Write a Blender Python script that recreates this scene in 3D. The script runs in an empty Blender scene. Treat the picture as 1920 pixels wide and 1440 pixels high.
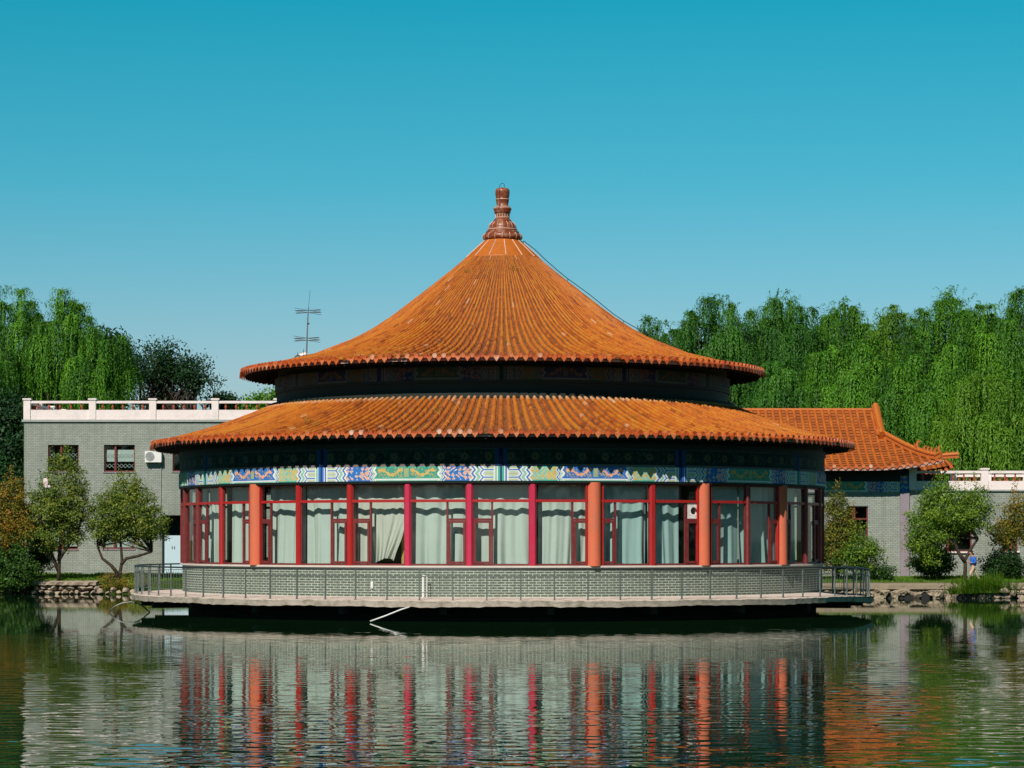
import bpy, bmesh, math, random
import numpy as np
from mathutils import Vector, Matrix
rad = math.radians
PI = math.pi
sc = bpy.context.scene
COL = sc.collection

# ------------------------------------------------------------------ camera, world, sun
CX, CY, CZ, F, HZ = 0.43, -115.0, 3.2, 4800.0, 1011.0
cam_d = bpy.data.cameras.new('camera'); cam = bpy.data.objects.new('camera', cam_d); COL.objects.link(cam)
cam.location = (CX, CY, CZ); cam.rotation_euler = (rad(90), 0, 0)
cam_d.sensor_width = 36; cam_d.lens = F / 1920 * 36
cam_d.shift_y = (HZ - 720) / 1920
cam_d.clip_start = 0.5; cam_d.clip_end = 6000
sc.camera = cam
SUN_AZ, SUN_EL = -21.0, 41.0
w = bpy.data.worlds.new('World'); sc.world = w; w.use_nodes = True
nt = w.node_tree; nt.nodes.clear()
sky = nt.nodes.new('ShaderNodeTexSky'); sky.sky_type = 'NISHITA'; sky.sun_disc = False
sky.sun_elevation = rad(SUN_EL); sky.sun_rotation = rad(180 - SUN_AZ)
sky.air_density = 1.0; sky.dust_density = 0.25; sky.ozone_density = 2.5; sky.altitude = 0
tint = nt.nodes.new('ShaderNodeMix'); tint.data_type = 'RGBA'; tint.blend_type = 'MULTIPLY'; tint.inputs[0].default_value = 1
tint.inputs[7].default_value = (0.55, 0.95, 0.86, 1)
hs = nt.nodes.new('ShaderNodeHueSaturation'); hs.inputs['Saturation'].default_value = 1.0
bg = nt.nodes.new('ShaderNodeBackground'); bg.inputs[1].default_value = 0.075
wo = nt.nodes.new('ShaderNodeOutputWorld')
gz = nt.nodes.new('ShaderNodeTexCoord'); gs = nt.nodes.new('ShaderNodeSeparateXYZ'); gr_ = nt.nodes.new('ShaderNodeValToRGB')
nt.links.new(gz.outputs['Generated'], gs.inputs[0]); nt.links.new(gs.outputs[2], gr_.inputs[0])
for i_, (p_, c_) in enumerate(((0.0, (.66, .80, .92)), (0.065, (.74, .93, 1.03)), (0.138, (.27, 1.03, 1.05)), (0.21, (.055, 1.08, 1.03)), (0.36, (.06, .28, .31)), (1.0, (.05, .14, .16)))):
    if i_ > 1: gr_.color_ramp.elements.new(p_)
    gr_.color_ramp.elements[i_].position = p_; gr_.color_ramp.elements[i_].color = (*c_, 1)
nt.links.new(gr_.outputs[0], tint.inputs[7])
nt.links.new(sky.outputs[0], tint.inputs[6]); nt.links.new(tint.outputs[2], hs.inputs['Color'])
nt.links.new(hs.outputs[0], bg.inputs[0]); nt.links.new(bg.outputs[0], wo.inputs[0])
sd = bpy.data.lights.new('sun', 'SUN'); sd.energy = 4.8; sd.angle = rad(0.5); sd.color = (1.0, 0.93, 0.84)
sun = bpy.data.objects.new('sun', sd); COL.objects.link(sun)
a, e = rad(SUN_AZ), rad(SUN_EL)
sdir = Vector((math.sin(a) * math.cos(e), -math.cos(a) * math.cos(e), math.sin(e)))
sun.rotation_euler = sdir.to_track_quat('Z', 'Y').to_euler(); sun.location = sdir * 200
sc.view_settings.view_transform = 'Standard'; sc.view_settings.look = 'None'
sc.view_settings.exposure = 0.0; sc.view_settings.gamma = 1.0
sc.cycles.max_bounces = 8; sc.cycles.transparent_max_bounces = 24
sc.cycles.caustics_reflective = False; sc.cycles.caustics_refractive = False

def P(px, py, d):                      # the world point seen at photograph pixel (px, py) at distance d
    return Vector((CX + (px - 960) * d / F, CY + d, CZ - (py - HZ) * d / F))
def PX(px, d): return CX + (px - 960) * d / F
def PZ(py, d): return CZ - (py - HZ) * d / F

# ------------------------------------------------------------------ node material helpers
class NT:
    def __init__(s, name):
        s.m = bpy.data.materials.new(name); s.m.use_nodes = True
        s.t = s.m.node_tree; s.t.nodes.clear()
        s.out = s.t.nodes.new('ShaderNodeOutputMaterial')
    def n(s, kind, **kw):
        x = s.t.nodes.new('ShaderNode' + kind)
        for k, v in kw.items(): setattr(x, k, v)
        return x
    def set(s, sock, v):
        if isinstance(v, bpy.types.NodeSocket): s.t.links.new(v, sock)
        else: sock.default_value = v
    def math(s, op, a, b=0.0, c=0.0):
        x = s.n('Math', operation=op); s.set(x.inputs[0], a); s.set(x.inputs[1], b); s.set(x.inputs[2], c); return x.outputs[0]
    def mix(s, f, a, b, blend='MIX'):
        x = s.n('Mix', data_type='RGBA', blend_type=blend)
        s.set(x.inputs[0], f)
        for i, v in ((6, a), (7, b)):
            s.set(x.inputs[i], v if isinstance(v, bpy.types.NodeSocket) else (*v[:3], 1))
        return x.outputs[2]
    def noise(s, vec=None, scale=5, detail=4, rough=0.55, dim='3D'):
        x = s.n('TexNoise'); x.inputs['Scale'].default_value = scale; x.inputs['Detail'].default_value = detail
        x.inputs['Roughness'].default_value = rough
        if vec is not None: s.set(x.inputs['Vector'], vec)
        return x.outputs['Fac']
    def ramp(s, f, stops):
        x = s.n('ValToRGB'); s.set(x.inputs[0], f); r = x.color_ramp
        while len(r.elements) < len(stops): r.elements.new(0.5)
        for el, (p, c) in zip(r.elements, stops):
            el.position = p; el.color = (*c[:3], 1) if not isinstance(c, (int, float)) else (c, c, c, 1)
        return x.outputs[0]
    def obj(s): return s.n('TexCoord').outputs['Object']
    def vscale(s, vec, sc_):
        x = s.n('Mapping'); s.set(x.inputs['Vector'], vec); x.inputs['Scale'].default_value = sc_; return x.outputs[0]
    def bump(s, h, strength=0.3, dist=0.02):
        x = s.n('Bump'); x.inputs['Strength'].default_value = strength; x.inputs['Distance'].default_value = dist
        s.set(x.inputs['Height'], h); return x.outputs[0]
    def bsdf(s, col, rough=0.6, spec=0.5, metal=0.0, normal=None, coat=0.0):
        p = s.n('BsdfPrincipled'); s.set(p.inputs['Base Color'], col if isinstance(col, bpy.types.NodeSocket) else (*col[:3], 1))
        s.set(p.inputs['Roughness'], rough); p.inputs['Specular IOR Level'].default_value = spec
        p.inputs['Metallic'].default_value = metal; p.inputs['Coat Weight'].default_value = coat
        if normal is not None: s.t.links.new(normal, p.inputs['Normal'])
        s.t.links.new(p.outputs[0], s.out.inputs[0]); return p

def plain(name, col, rough=0.6, var=0.15, scale=3.0, metal=0.0, spec=0.4, fine=0.1, dirt=None, dirt_amt=0.4, zs=1.0, bump=0.0):
    t = NT(name); o = t.vscale(t.obj(), (1, 1, zs))
    n1 = t.noise(o, scale, 5); n2 = t.noise(o, scale * 9, 3)
    f = t.math('ADD', t.math('MULTIPLY', n1, var * 2), t.math('MULTIPLY', n2, fine * 2))
    f = t.math('ADD', f, 1 - var - fine)
    vm = t.n('VectorMath', operation='SCALE'); vm.inputs[0].default_value = col[:3]; t.set(vm.inputs['Scale'], f)
    c = vm.outputs[0]
    if dirt:
        m = t.ramp(t.noise(o, scale * 1.7, 6, 0.65), [(0.48, 0.0), (0.68, 1.0)])
        c = t.mix(t.math('MULTIPLY', m, dirt_amt), c, dirt)
    nm = t.bump(n2, bump, 0.03) if bump else None
    t.bsdf(c, rough, spec, metal, nm); return t.m

def brick(name, c1, c2, mortar, bw, bh, ms, R=None, R0=0, dirt=(0.1, 0.13, 0.1), bumpd=0.01):
    t = NT(name); o = t.obj(); sp = t.n('SeparateXYZ'); t.set(sp.inputs[0], o)
    if R: u = t.math('MULTIPLY', t.math('ARCTAN2', sp.outputs[0], t.math('MULTIPLY', sp.outputs[1], -1.0)), R)
    else: u = t.math('ADD', sp.outputs[0], sp.outputs[1])
    cb = t.n('CombineXYZ'); t.set(cb.inputs[0], u); t.set(cb.inputs[1], sp.outputs[2])
    b = t.n('TexBrick'); t.set(b.inputs['Vector'], cb.outputs[0]); b.inputs['Scale'].default_value = 1
    b.inputs['Color1'].default_value = (*c1, 1); b.inputs['Color2'].default_value = (*c2, 1); b.inputs['Mortar'].default_value = (*mortar, 1)
    b.inputs['Mortar Size'].default_value = ms; b.inputs['Brick Width'].default_value = bw; b.inputs['Row Height'].default_value = bh
    b.inputs['Mortar Smooth'].default_value = 0.2; b.inputs['Bias'].default_value = -0.1
    n = t.noise(o, 0.9, 6, 0.6); n2 = t.noise(o, 14, 3)
    c = t.mix(t.math('MULTIPLY', t.ramp(n, [(0.45, 0.0), (0.75, 1.0)]), 0.35), b.outputs[0], dirt)
    c = t.mix(0.35, c, t.mix(1.0, c, t.ramp(n2, [(0.3, 0.6), (0.7, 1.0)]), 'MULTIPLY'))
    # vertical run-off streaks
    st = t.noise(t.vscale(cb.outputs[0], (3.0, 0.12, 1)), 1.0, 5, 0.6)
    c = t.mix(t.math('MULTIPLY', t.ramp(st, [(0.48, 0.0), (0.70, 1.0)]), 0.5), c, dirt)
    t.bsdf(c, 0.75, 0.25, 0, t.bump(b.outputs['Fac'], -0.5, bumpd)); return t.m

def attr_mat(name, rough=0.5, spec=0.4, dirt=0.25):
    t = NT(name); at = t.n('Attribute', attribute_name='paint'); o = t.obj()
    n = t.noise(o, 2.3, 6, 0.65)
    c = t.mix(t.math('MULTIPLY', t.ramp(n, [(0.45, 0.0), (0.75, 1.0)]), dirt), at.outputs['Color'], (0.12, 0.12, 0.1))
    t.bsdf(c, 0.7, 0.15); return t.m

def tile_mat(name, tones, rough=0.38, stain=(0.10, 0.05, 0.02), amt=0.5, pale=0.35, own=0.55):
    t = NT(name); at = t.n('Attribute', attribute_name='v'); o = t.obj()
    c = t.ramp(at.outputs['Fac'], tones)
    n = t.noise(o, 0.55, 6, 0.62); n2 = t.noise(o, 7, 5, 0.7); n3 = t.noise(o, 26, 3, 0.6)
    c = t.mix(t.ramp(n, [(0.35, 0.0), (0.72, 0.0 if pale < 0.2 else 0.45)]), c, tones[2][1])
    c = t.mix(t.math('MULTIPLY', t.ramp(n2, [(0.52, 0.0), (0.68, 1.0)]), amt), c, stain)
    c = t.mix(t.math('MULTIPLY', t.ramp(n3, [(0.64, 0.0), (0.72, 1.0)]), pale), c, (0.62, 0.40, 0.28))
    r = t.ramp(n2, [(0.3, rough), (0.7, min(1, rough + 0.3))])
    t.bsdf(c, r, 0.45, 0, t.bump(n3, 0.25, 0.01)); return t.m

def leaf_mat(name, tones, trans=0.3, rough=0.55):
    t = NT(name); at = t.n('Attribute', attribute_name='v')
    c = t.ramp(at.outputs['Fac'], tones)
    d = t.n('BsdfPrincipled'); t.set(d.inputs['Base Color'], c); d.inputs['Roughness'].default_value = rough
    d.inputs['Specular IOR Level'].default_value = 0.25
    tr = t.n('BsdfTranslucent'); t.set(tr.inputs[0], t.mix(1.0, c, (1.5, 1.7, 0.5), 'MULTIPLY'))
    m = t.n('MixShader'); m.inputs[0].default_value = trans
    t.t.links.new(d.outputs[0], m.inputs[1]); t.t.links.new(tr.outputs[0], m.inputs[2]); t.t.links.new(m.outputs[0], t.out.inputs[0])
    return t.m

def glass_mat(name, tint_=(0.88, 0.93, 0.905)):
    t = NT(name); tr = t.n('BsdfTransparent'); tr.inputs[0].default_value = (*tint_, 1)
    g = t.n('BsdfGlossy'); g.inputs['Roughness'].default_value = 0.02; g.inputs[0].default_value = (0.9, 0.95, 0.95, 1)
    ge = t.n('NewGeometry'); dt = t.n('VectorMath', operation='DOT_PRODUCT'); t.set(dt.inputs[0], ge.outputs['Normal']); t.set(dt.inputs[1], ge.outputs['Incoming'])
    k_ = t.math('SUBTRACT', 1.0, t.math('ABSOLUTE', dt.outputs['Value']))
    fr = t.math('ADD', t.math('MULTIPLY', t.math('POWER', k_, 5.0), 0.94), 0.05)
    m = t.n('MixShader'); t.t.links.new(fr, m.inputs[0]); t.t.links.new(tr.outputs[0], m.inputs[1])
    t.t.links.new(g.outputs[0], m.inputs[2]); t.t.links.new(m.outputs[0], t.out.inputs[0]); return t.m

M = {}
M['tile'] = tile_mat('glazed_tile', [(0.0, (0.22, 0.045, 0.010)), (0.35, (0.44, 0.108, 0.012)), (0.75, (0.53, 0.155, 0.014)), (0.94, (0.52, 0.19, 0.018)), (0.98, (0.60, 0.32, 0.17)), (1.0, (0.60, 0.32, 0.17))])
M['pan2'] = tile_mat('hall_pan_tile', [(0.0, (0.18, 0.045, 0.012)), (0.5, (0.32, 0.08, 0.014)), (1.0, (0.42, 0.12, 0.02))], 0.5, (0.07, 0.045, 0.025), 0.4)
M['pan'] = tile_mat('pan_tile', [(0.0, (0.06, 0.022, 0.010)), (0.5, (0.17, 0.05, 0.012)), (1.0, (0.30, 0.10, 0.02))], 0.55, (0.07, 0.045, 0.025), 0.75)
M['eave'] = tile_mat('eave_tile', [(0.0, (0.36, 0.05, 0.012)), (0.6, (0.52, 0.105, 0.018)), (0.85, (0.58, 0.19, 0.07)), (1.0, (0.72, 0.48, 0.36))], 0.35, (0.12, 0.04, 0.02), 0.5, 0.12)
M['tile2'] = tile_mat('hall_tile', [(0.0, (0.30, 0.055, 0.012)), (0.5, (0.46, 0.105, 0.015)), (1.0, (0.52, 0.15, 0.02))])
M['finial'] = plain('finial_glaze', (0.20, 0.045, 0.016), 0.38, 0.3, 2.5, dirt=(0.55, 0.36, 0.25), dirt_amt=0.45)
M['finial_pale'] = plain('finial_mortar', (0.66, 0.42, 0.32), 0.7, 0.3, 4)
M['base_brick'] = brick('green_grey_tile', (0.085, 0.12, 0.095), (0.135, 0.17, 0.135), (0.50, 0.54, 0.46), 0.31, 0.102, 0.015, R=14.26)
M['grey_brick'] = brick('pale_grey_brick', (0.31, 0.345, 0.305), (0.385, 0.415, 0.37), (0.15, 0.175, 0.15), 0.27, 0.105, 0.012, dirt=(0.17, 0.2, 0.16))
M['deck'] = plain('deck_concrete', (0.70, 0.58, 0.52), 0.85, 0.2, 1.2, dirt=(0.28, 0.24, 0.18), dirt_amt=0.5, bump=0.3)
M['slab'] = plain('slab_edge', (0.56, 0.48, 0.40), 0.9, 0.3, 1.5, dirt=(0.20, 0.18, 0.12), dirt_amt=0.75, bump=0.5)
M['found'] = plain('foundation', (0.035, 0.035, 0.03), 0.95, 0.3, 1.0)
M['sill'] = plain('sill_stone', (0.52, 0.47, 0.42), 0.8, 0.2, 2.0)
M['green_dark'] = plain('dark_green_paint', (0.006, 0.015, 0.011), 0.7, 0.3, 1.5)
M['black_green'] = plain('rafter_paint', (0.006, 0.012, 0.009), 0.8, 0.3, 2)
M['crimson'] = plain('crimson_paint', (0.52, 0.022, 0.070), 0.45, 0.12, 1.2, dirt=(0.4, 0.08, 0.1), dirt_amt=0.3)
M['red'] = plain('red_paint', (0.38, 0.015, 0.014), 0.45, 0.15, 1.2, dirt=(0.3, 0.05, 0.04), dirt_amt=0.3)
M['maroon'] = plain('maroon_frame', (0.16, 0.022, 0.022), 0.5, 0.2, 2.5, dirt=(0.2, 0.09, 0.07), dirt_amt=0.3)
M['orange'] = plain('orange_column', (0.63, 0.14, 0.065), 0.75, 0.14, 1.5, fine=0.06, dirt=(0.45, 0.16, 0.10), dirt_amt=0.5, zs=0.5)
M['glass'] = glass_mat('window_glass')
M['bglass'] = glass_mat('dark_glass', (0.7, 0.8, 0.78))
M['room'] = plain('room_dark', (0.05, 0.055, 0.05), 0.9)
M['white'] = plain('white_parapet', (0.82, 0.72, 0.70), 0.75, 0.06, 0.8, dirt=(0.45, 0.42, 0.38), dirt_amt=0.3)
M['wmetal'] = plain('white_metal', (0.75, 0.75, 0.72), 0.5, 0.05, 3)
M['rust'] = plain('rust_red_baluster', (0.33, 0.07, 0.035), 0.6, 0.2, 3)
M['coping'] = plain('grey_coping', (0.34, 0.36, 0.34), 0.85, 0.2, 2)
M['rail'] = plain('rail_paint', (0.17, 0.21, 0.20), 0.35, 0.2, 3, metal=0.4, dirt=(0.25, 0.12, 0.06), dirt_amt=0.4)
M['rail_d'] = plain('rail_dark', (0.03, 0.045, 0.045), 0.45, 0.2, 3, metal=0.2)
M['steel'] = plain('grey_steel', (0.20, 0.23, 0.25), 0.4, 0.1, 3, metal=0.6)
M['black'] = plain('black_part', (0.015, 0.015, 0.015), 0.6)
M['bluedoor'] = plain('pale_blue_panel', (0.50, 0.66, 0.74), 0.5, 0.05, 1.5)
M['pilaster'] = plain('mauve_plaster', (0.27, 0.235, 0.27), 0.85, 0.1, 1.2, dirt=(0.28, 0.19, 0.16), dirt_amt=0.5)
M['paint'] = attr_mat('painted_beam')
M['bark'] = plain('bark', (0.05, 0.035, 0.025), 0.95, 0.3, 3, zs=0.3, bump=0.5)
M['bark2'] = plain('pale_bark', (0.20, 0.16, 0.12), 0.95, 0.3, 3, bump=0.5)
M['stone'] = plain('bank_stone', (0.42, 0.33, 0.25), 0.9, 0.3, 1.6, dirt=(0.2, 0.17, 0.12), dirt_amt=0.5, bump=0.6)
M['path'] = plain('path_concrete', (0.31, 0.255, 0.18), 0.9, 0.2, 1.0, dirt=(0.25, 0.22, 0.15), dirt_amt=0.5, bump=0.4)
M['mortar'] = plain('dark_mortar', (0.07, 0.06, 0.045), 0.95, 0.3, 2)

M['fascia'] = plain('pale_pink_fascia', (0.58, 0.36, 0.32), 0.8, 0.3, 3, dirt=(0.05, 0.04, 0.03), dirt_amt=0.85)
def ground_mat():
    t = NT('grassy_ground'); o = t.obj()
    n = t.noise(o, 0.6, 6); n2 = t.noise(o, 8, 5, 0.7)
    c = t.ramp(n, [(0.35, (0.045, 0.085, 0.014)), (0.6, (0.09, 0.12, 0.02)), (0.75, (0.16, 0.12, 0.05))])
    c = t.mix(0.5, c, t.mix(1.0, c, t.ramp(n2, [(0.3, 0.4), (0.7, 1.3)]), 'MULTIPLY'))
    t.bsdf(c, 0.95, 0.2, 0, t.bump(n2, 0.8, 0.08)); return t.m
def water_mat():
    t = NT('pond_water'); o = t.obj()
    a1 = t.noise(t.vscale(o, (0.40, 1.2, 1)), 3.0, 2, 0.5)
    a2 = t.noise(t.vscale(o, (0.6, 1.3, 1)), 9.0, 2, 0.55)
    a0 = t.noise(t.vscale(o, (0.30, 0.9, 1)), 0.9, 2, 0.5)
    big = t.ramp(t.noise(t.vscale(o, (0.6, 2.2, 1)), 0.09, 4), [(0.36, 0.45), (0.66, 1.25)])
    sp = t.n('SeparateXYZ'); t.set(sp.inputs[0], o)
    mr = t.n('MapRange'); t.set(mr.inputs[0], sp.outputs[1]); mr.inputs[1].default_value = -12; mr.inputs[2].default_value = -26; mr.inputs[3].default_value = 0.20; mr.inputs[4].default_value = 0.06
    big = t.math('MULTIPLY', big, mr.outputs[0])
    big = t.math('MULTIPLY', big, t.math('POWER', mr.outputs[0], 0.6))
    h = t.math('MULTIPLY', t.math('ADD', t.math('ADD', t.math('MULTIPLY', a1, 0.011), t.math('MULTIPLY', a2, 0.0026)), t.math('MULTIPLY', a0, 0.010)), big)
    b = t.n('Bump'); b.inputs['Strength'].default_value = 1.0; b.inputs['Distance'].default_value = 1.0; t.set(b.inputs['Height'], h)
    p = t.bsdf((0.008, 0.034, 0.012), 0.0, 0.5, 0, b.outputs[0]); p.inputs['Specular Tint'].default_value = (0.80, 1.0, 0.84, 1)
    p.inputs['IOR'].default_value = 1.33
    return t.m
M['ground'] = ground_mat(); M['water'] = water_mat()
def curtain_mat(name, col):
    t = NT(name); n = t.noise(t.vscale(t.obj(), (1, 1, 0.3)), 2.5, 4)
    c = t.mix(t.math('MULTIPLY', n, 0.3), col, (col[0] * 0.75, col[1] * 0.82, col[2] * 0.8))
    d = t.n('BsdfDiffuse'); t.set(d.inputs[0], c); tr = t.n('BsdfTranslucent'); t.set(tr.inputs[0], c)
    m = t.n('MixShader'); m.inputs[0].default_value = 0.15
    t.t.links.new(d.outputs[0], m.inputs[1]); t.t.links.new(tr.outputs[0], m.inputs[2]); t.t.links.new(m.outputs[0], t.out.inputs[0]); return t.m
M['curtain'] = curtain_mat('pale_green_cloth', (0.62, 0.70, 0.655)); M['curtain_w'] = curtain_mat('cream_cloth', (0.68, 0.69, 0.62))
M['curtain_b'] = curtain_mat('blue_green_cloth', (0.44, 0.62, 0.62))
M['skin'] = plain('skin', (0.45, 0.22, 0.14), 0.6, 0.05); M['hair'] = plain('dark_hair', (0.02, 0.015, 0.012), 0.7, 0.1)
M['jacket'] = plain('blue_cloth', (0.03, 0.14, 0.55), 0.8, 0.1, 6); M['trousers'] = plain('beige_cloth', (0.60, 0.50, 0.38), 0.85, 0.1, 6)
M['shoe'] = plain('white_shoe', (0.7, 0.68, 0.62), 0.6, 0.1)
M['weed'] = leaf_mat('weed_leaf', [(0.0, (0.12, 0.14, 0.02)), (1.0, (0.25, 0.22, 0.05))])
LW = [(0.0, (0.022, 0.080, 0.010)), (0.5, (0.065, 0.20, 0.014)), (1.0, (0.15, 0.36, 0.024))]
M['willow'] = leaf_mat('willow_leaf', LW, 0.22)
M['willow_d'] = leaf_mat('willow_leaf_dark', [(0.0, (0.014, 0.055, 0.012)), (0.5, (0.045, 0.16, 0.018)), (1.0, (0.10, 0.27, 0.026))], 0.22)
M['willow_y'] = leaf_mat('willow_leaf_yellow', [(0.0, (0.04, 0.11, 0.012)), (0.5, (0.095, 0.23, 0.016)), (1.0, (0.20, 0.36, 0.028))], 0.22)
M['acacia'] = leaf_mat('dark_leaf', [(0.0, (0.008, 0.030, 0.012)), (0.6, (0.016, 0.060, 0.018)), (1.0, (0.035, 0.10, 0.025))], 0.2)
M['fruit'] = leaf_mat('fruit_leaf', [(0.0, (0.045, 0.09, 0.015)), (0.5, (0.13, 0.20, 0.028)), (0.85, (0.26, 0.31, 0.05)), (1.0, (0.42, 0.34, 0.06))], 0.25)
M['fruit_g'] = leaf_mat('bright_leaf', [(0.0, (0.035, 0.09, 0.012)), (0.5, (0.12, 0.23, 0.022)), (1.0, (0.30, 0.40, 0.045))], 0.28)
M['autumn'] = leaf_mat('autumn_leaf', [(0.0, (0.06, 0.10, 0.014)), (0.45, (0.20, 0.19, 0.025)), (0.8, (0.40, 0.22, 0.03)), (1.0, (0.46, 0.13, 0.02))], 0.25)
M['bush'] = leaf_mat('bush_leaf', [(0.0, (0.012, 0.042, 0.012)), (0.6, (0.045, 0.12, 0.020)), (1.0, (0.12, 0.23, 0.035))], 0.25)
M['grass'] = leaf_mat('grass_blade', [(0.0, (0.06, 0.15, 0.012)), (0.6, (0.13, 0.27, 0.02)), (1.0, (0.22, 0.22, 0.05))], 0.3)

# ------------------------------------------------------------------ object helpers
def tag(o, label=None, cat=None, group=None, kind=None):
    if label: o['label'] = label
    if cat: o['category'] = cat
    if group: o['group'] = group
    if kind: o['kind'] = kind
    return o
def empty(name, loc=(0, 0, 0), rz=0, label=None, cat=None, group=None):
    o = bpy.data.objects.new(name, None); COL.objects.link(o); o.location = loc; o.rotation_euler = (0, 0, rz)
    o.empty_display_size = 0.2
    return tag(o, label, cat, group)

class MB:
    def __init__(s): s.v = []; s.f = []; s.fv = []; s.mi = []; s.val = 0.5; s.k = 0
    def add(s, vs, fs):
        b = len(s.v); s.v.extend([tuple(p) for p in vs])
        for f in fs: s.f.append([b + i for i in f]); s.fv.append(s.val); s.mi.append(s.k)
    def box(s, x0, x1, y0, y1, z0, z1):
        s.add([(x0, y0, z0), (x1, y0, z0), (x1, y1, z0), (x0, y1, z0), (x0, y0, z1), (x1, y0, z1), (x1, y1, z1), (x0, y1, z1)],
              [(0, 3, 2, 1), (4, 5, 6, 7), (0, 1, 5, 4), (1, 2, 6, 5), (2, 3, 7, 6), (3, 0, 4, 7)])
    def obox(s, c, sx, sy, sz, R):      # oriented box, R a 3x3 matrix
        c = Vector(c); vs = []
        for dz in (-1, 1):
            for dx, dy in ((-1, -1), (1, -1), (1, 1), (-1, 1)):
                vs.append(c + R @ Vector((dx * sx / 2, dy * sy / 2, dz * sz / 2)))
        s.add(vs, [(0, 3, 2, 1), (4, 5, 6, 7), (0, 1, 5, 4), (1, 2, 6, 5), (2, 3, 7, 6), (3, 0, 4, 7)])
    def tube(s, pts, r, n=6, caps=True):
        pts = [Vector(p) for p in pts]; rs = r if isinstance(r, (list, tuple)) else [r] * len(pts)
        vs = []; up = None
        for i, p in enumerate(pts):
            d = (pts[min(i + 1, len(pts) - 1)] - pts[max(i - 1, 0)])
            if d.length < 1e-9: d = Vector((0, 0, 1))
            d.normalize()
            if up is None or abs(up.dot(d)) > 0.98: up = Vector((0, 0, 1)) if abs(d.z) < 0.9 else Vector((0, 1, 0))
            sd_ = d.cross(up).normalized(); u2 = sd_.cross(d)
            for k in range(n):
                an = 2 * PI * k / n
                vs.append(p + (sd_ * math.cos(an) + u2 * math.sin(an)) * rs[i])
        fs = []
        for i in range(len(pts) - 1):
            for k in range(n):
                a_, b_ = i * n + k, i * n + (k + 1) % n
                fs.append((a_, b_, b_ + n, a_ + n))
        if caps: fs.append(tuple(range(n - 1, -1, -1))); fs.append(tuple(range((len(pts) - 1) * n, len(pts) * n)))
        s.add(vs, fs)
    def lathe(s, prof, n=48, c=(0, 0), a0=0.0, a1=360.0, wob=None):  # prof: list of (r, z), angle from -Y toward +X
        full = abs(a1 - a0) >= 359.9; m = n if full else n + 1; vs = []
        for r, z in prof:
            for k in range(m):
                an = rad(a0 + (a1 - a0) * k / n)
                dz = wob(an, r, z) if wob else 0
                vs.append((c[0] + r * math.sin(an), c[1] - r * math.cos(an), z + dz))
        fs = []
        for i in range(len(prof) - 1):
            for k in range(n):
                k2 = (k + 1) % m
                fs.append((i * m + k, i * m + k2, (i + 1) * m + k2, (i + 1) * m + k))
        s.add(vs, fs)
    def build(s, name, mat, parent=None, smooth=False, loc=None, rz=None, fval=False):
        me = bpy.data.meshes.new(name); me.from_pydata(s.v, [], s.f)
        for m in (mat if isinstance(mat, (list, tuple)) else [mat]): me.materials.append(m)
        if any(s.mi): me.polygons.foreach_set('material_index', s.mi)
        if smooth: me.polygons.foreach_set('use_smooth', [True] * len(me.polygons))
        if fval:
            at = me.attributes.new('v', 'FLOAT', 'FACE'); at.data.foreach_set('value', s.fv)
        me.update()
        o = bpy.data.objects.new(name, me); COL.objects.link(o)
        if parent: o.parent = parent
        if loc is not None: o.location = loc
        if rz is not None: o.rotation_euler = (0, 0, rz)
        return o

def np_mesh(name, V, nper, mat, parent=None, vals=None, colors=None, smooth=False, faces=None):
    me = bpy.data.meshes.new(name); V = np.asarray(V, dtype=np.float32).reshape(-1, 3)
    if faces is None: nf = len(V) // nper; idx = np.arange(len(V), dtype=np.int32)
    else: idx = np.asarray(faces, dtype=np.int32).ravel(); nf = len(idx) // nper
    me.vertices.add(len(V)); me.vertices.foreach_set('co', V.ravel())
    me.loops.add(len(idx)); me.loops.foreach_set('vertex_index', idx)
    me.polygons.add(nf); me.polygons.foreach_set('loop_start', np.arange(nf, dtype=np.int32) * nper)
    me.polygons.foreach_set('loop_total', np.full(nf, nper, dtype=np.int32))
    me.update(calc_edges=True); me.validate()
    me.materials.append(mat)
    if vals is not None:
        at = me.attributes.new('v', 'FLOAT', 'FACE'); at.data.foreach_set('value', np.asarray(vals, dtype=np.float32))
    if colors is not None:
        at = me.attributes.new('paint', 'FLOAT_COLOR', 'CORNER')
        c4 = np.ones((nf, 4), dtype=np.float32); c4[:, :3] = colors; at.data.foreach_set('color', np.repeat(c4, nper, axis=0).ravel())
    if smooth: me.polygons.foreach_set('use_smooth', np.ones(nf, dtype=bool))
    o = bpy.data.objects.new(name, me); COL.objects.link(o)
    if parent: o.parent = parent
    return o

def leaf_quads(C, D, N, L, W):
    D = D / np.linalg.norm(D, axis=1, keepdims=True); S = np.cross(D, N); S /= (np.linalg.norm(S, axis=1, keepdims=True) + 1e-9)
    L = L.reshape(-1, 1); W = W.reshape(-1, 1)
    return np.stack([C - D * L / 2, C - D * L * 0.05 + S * W / 2, C + D * L / 2, C - D * L * 0.05 - S * W / 2], axis=1)

def interp(prof, r):
    xs = [p[0] for p in prof]; return float(np.interp(r, xs, [p[1] for p in prof]))

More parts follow.
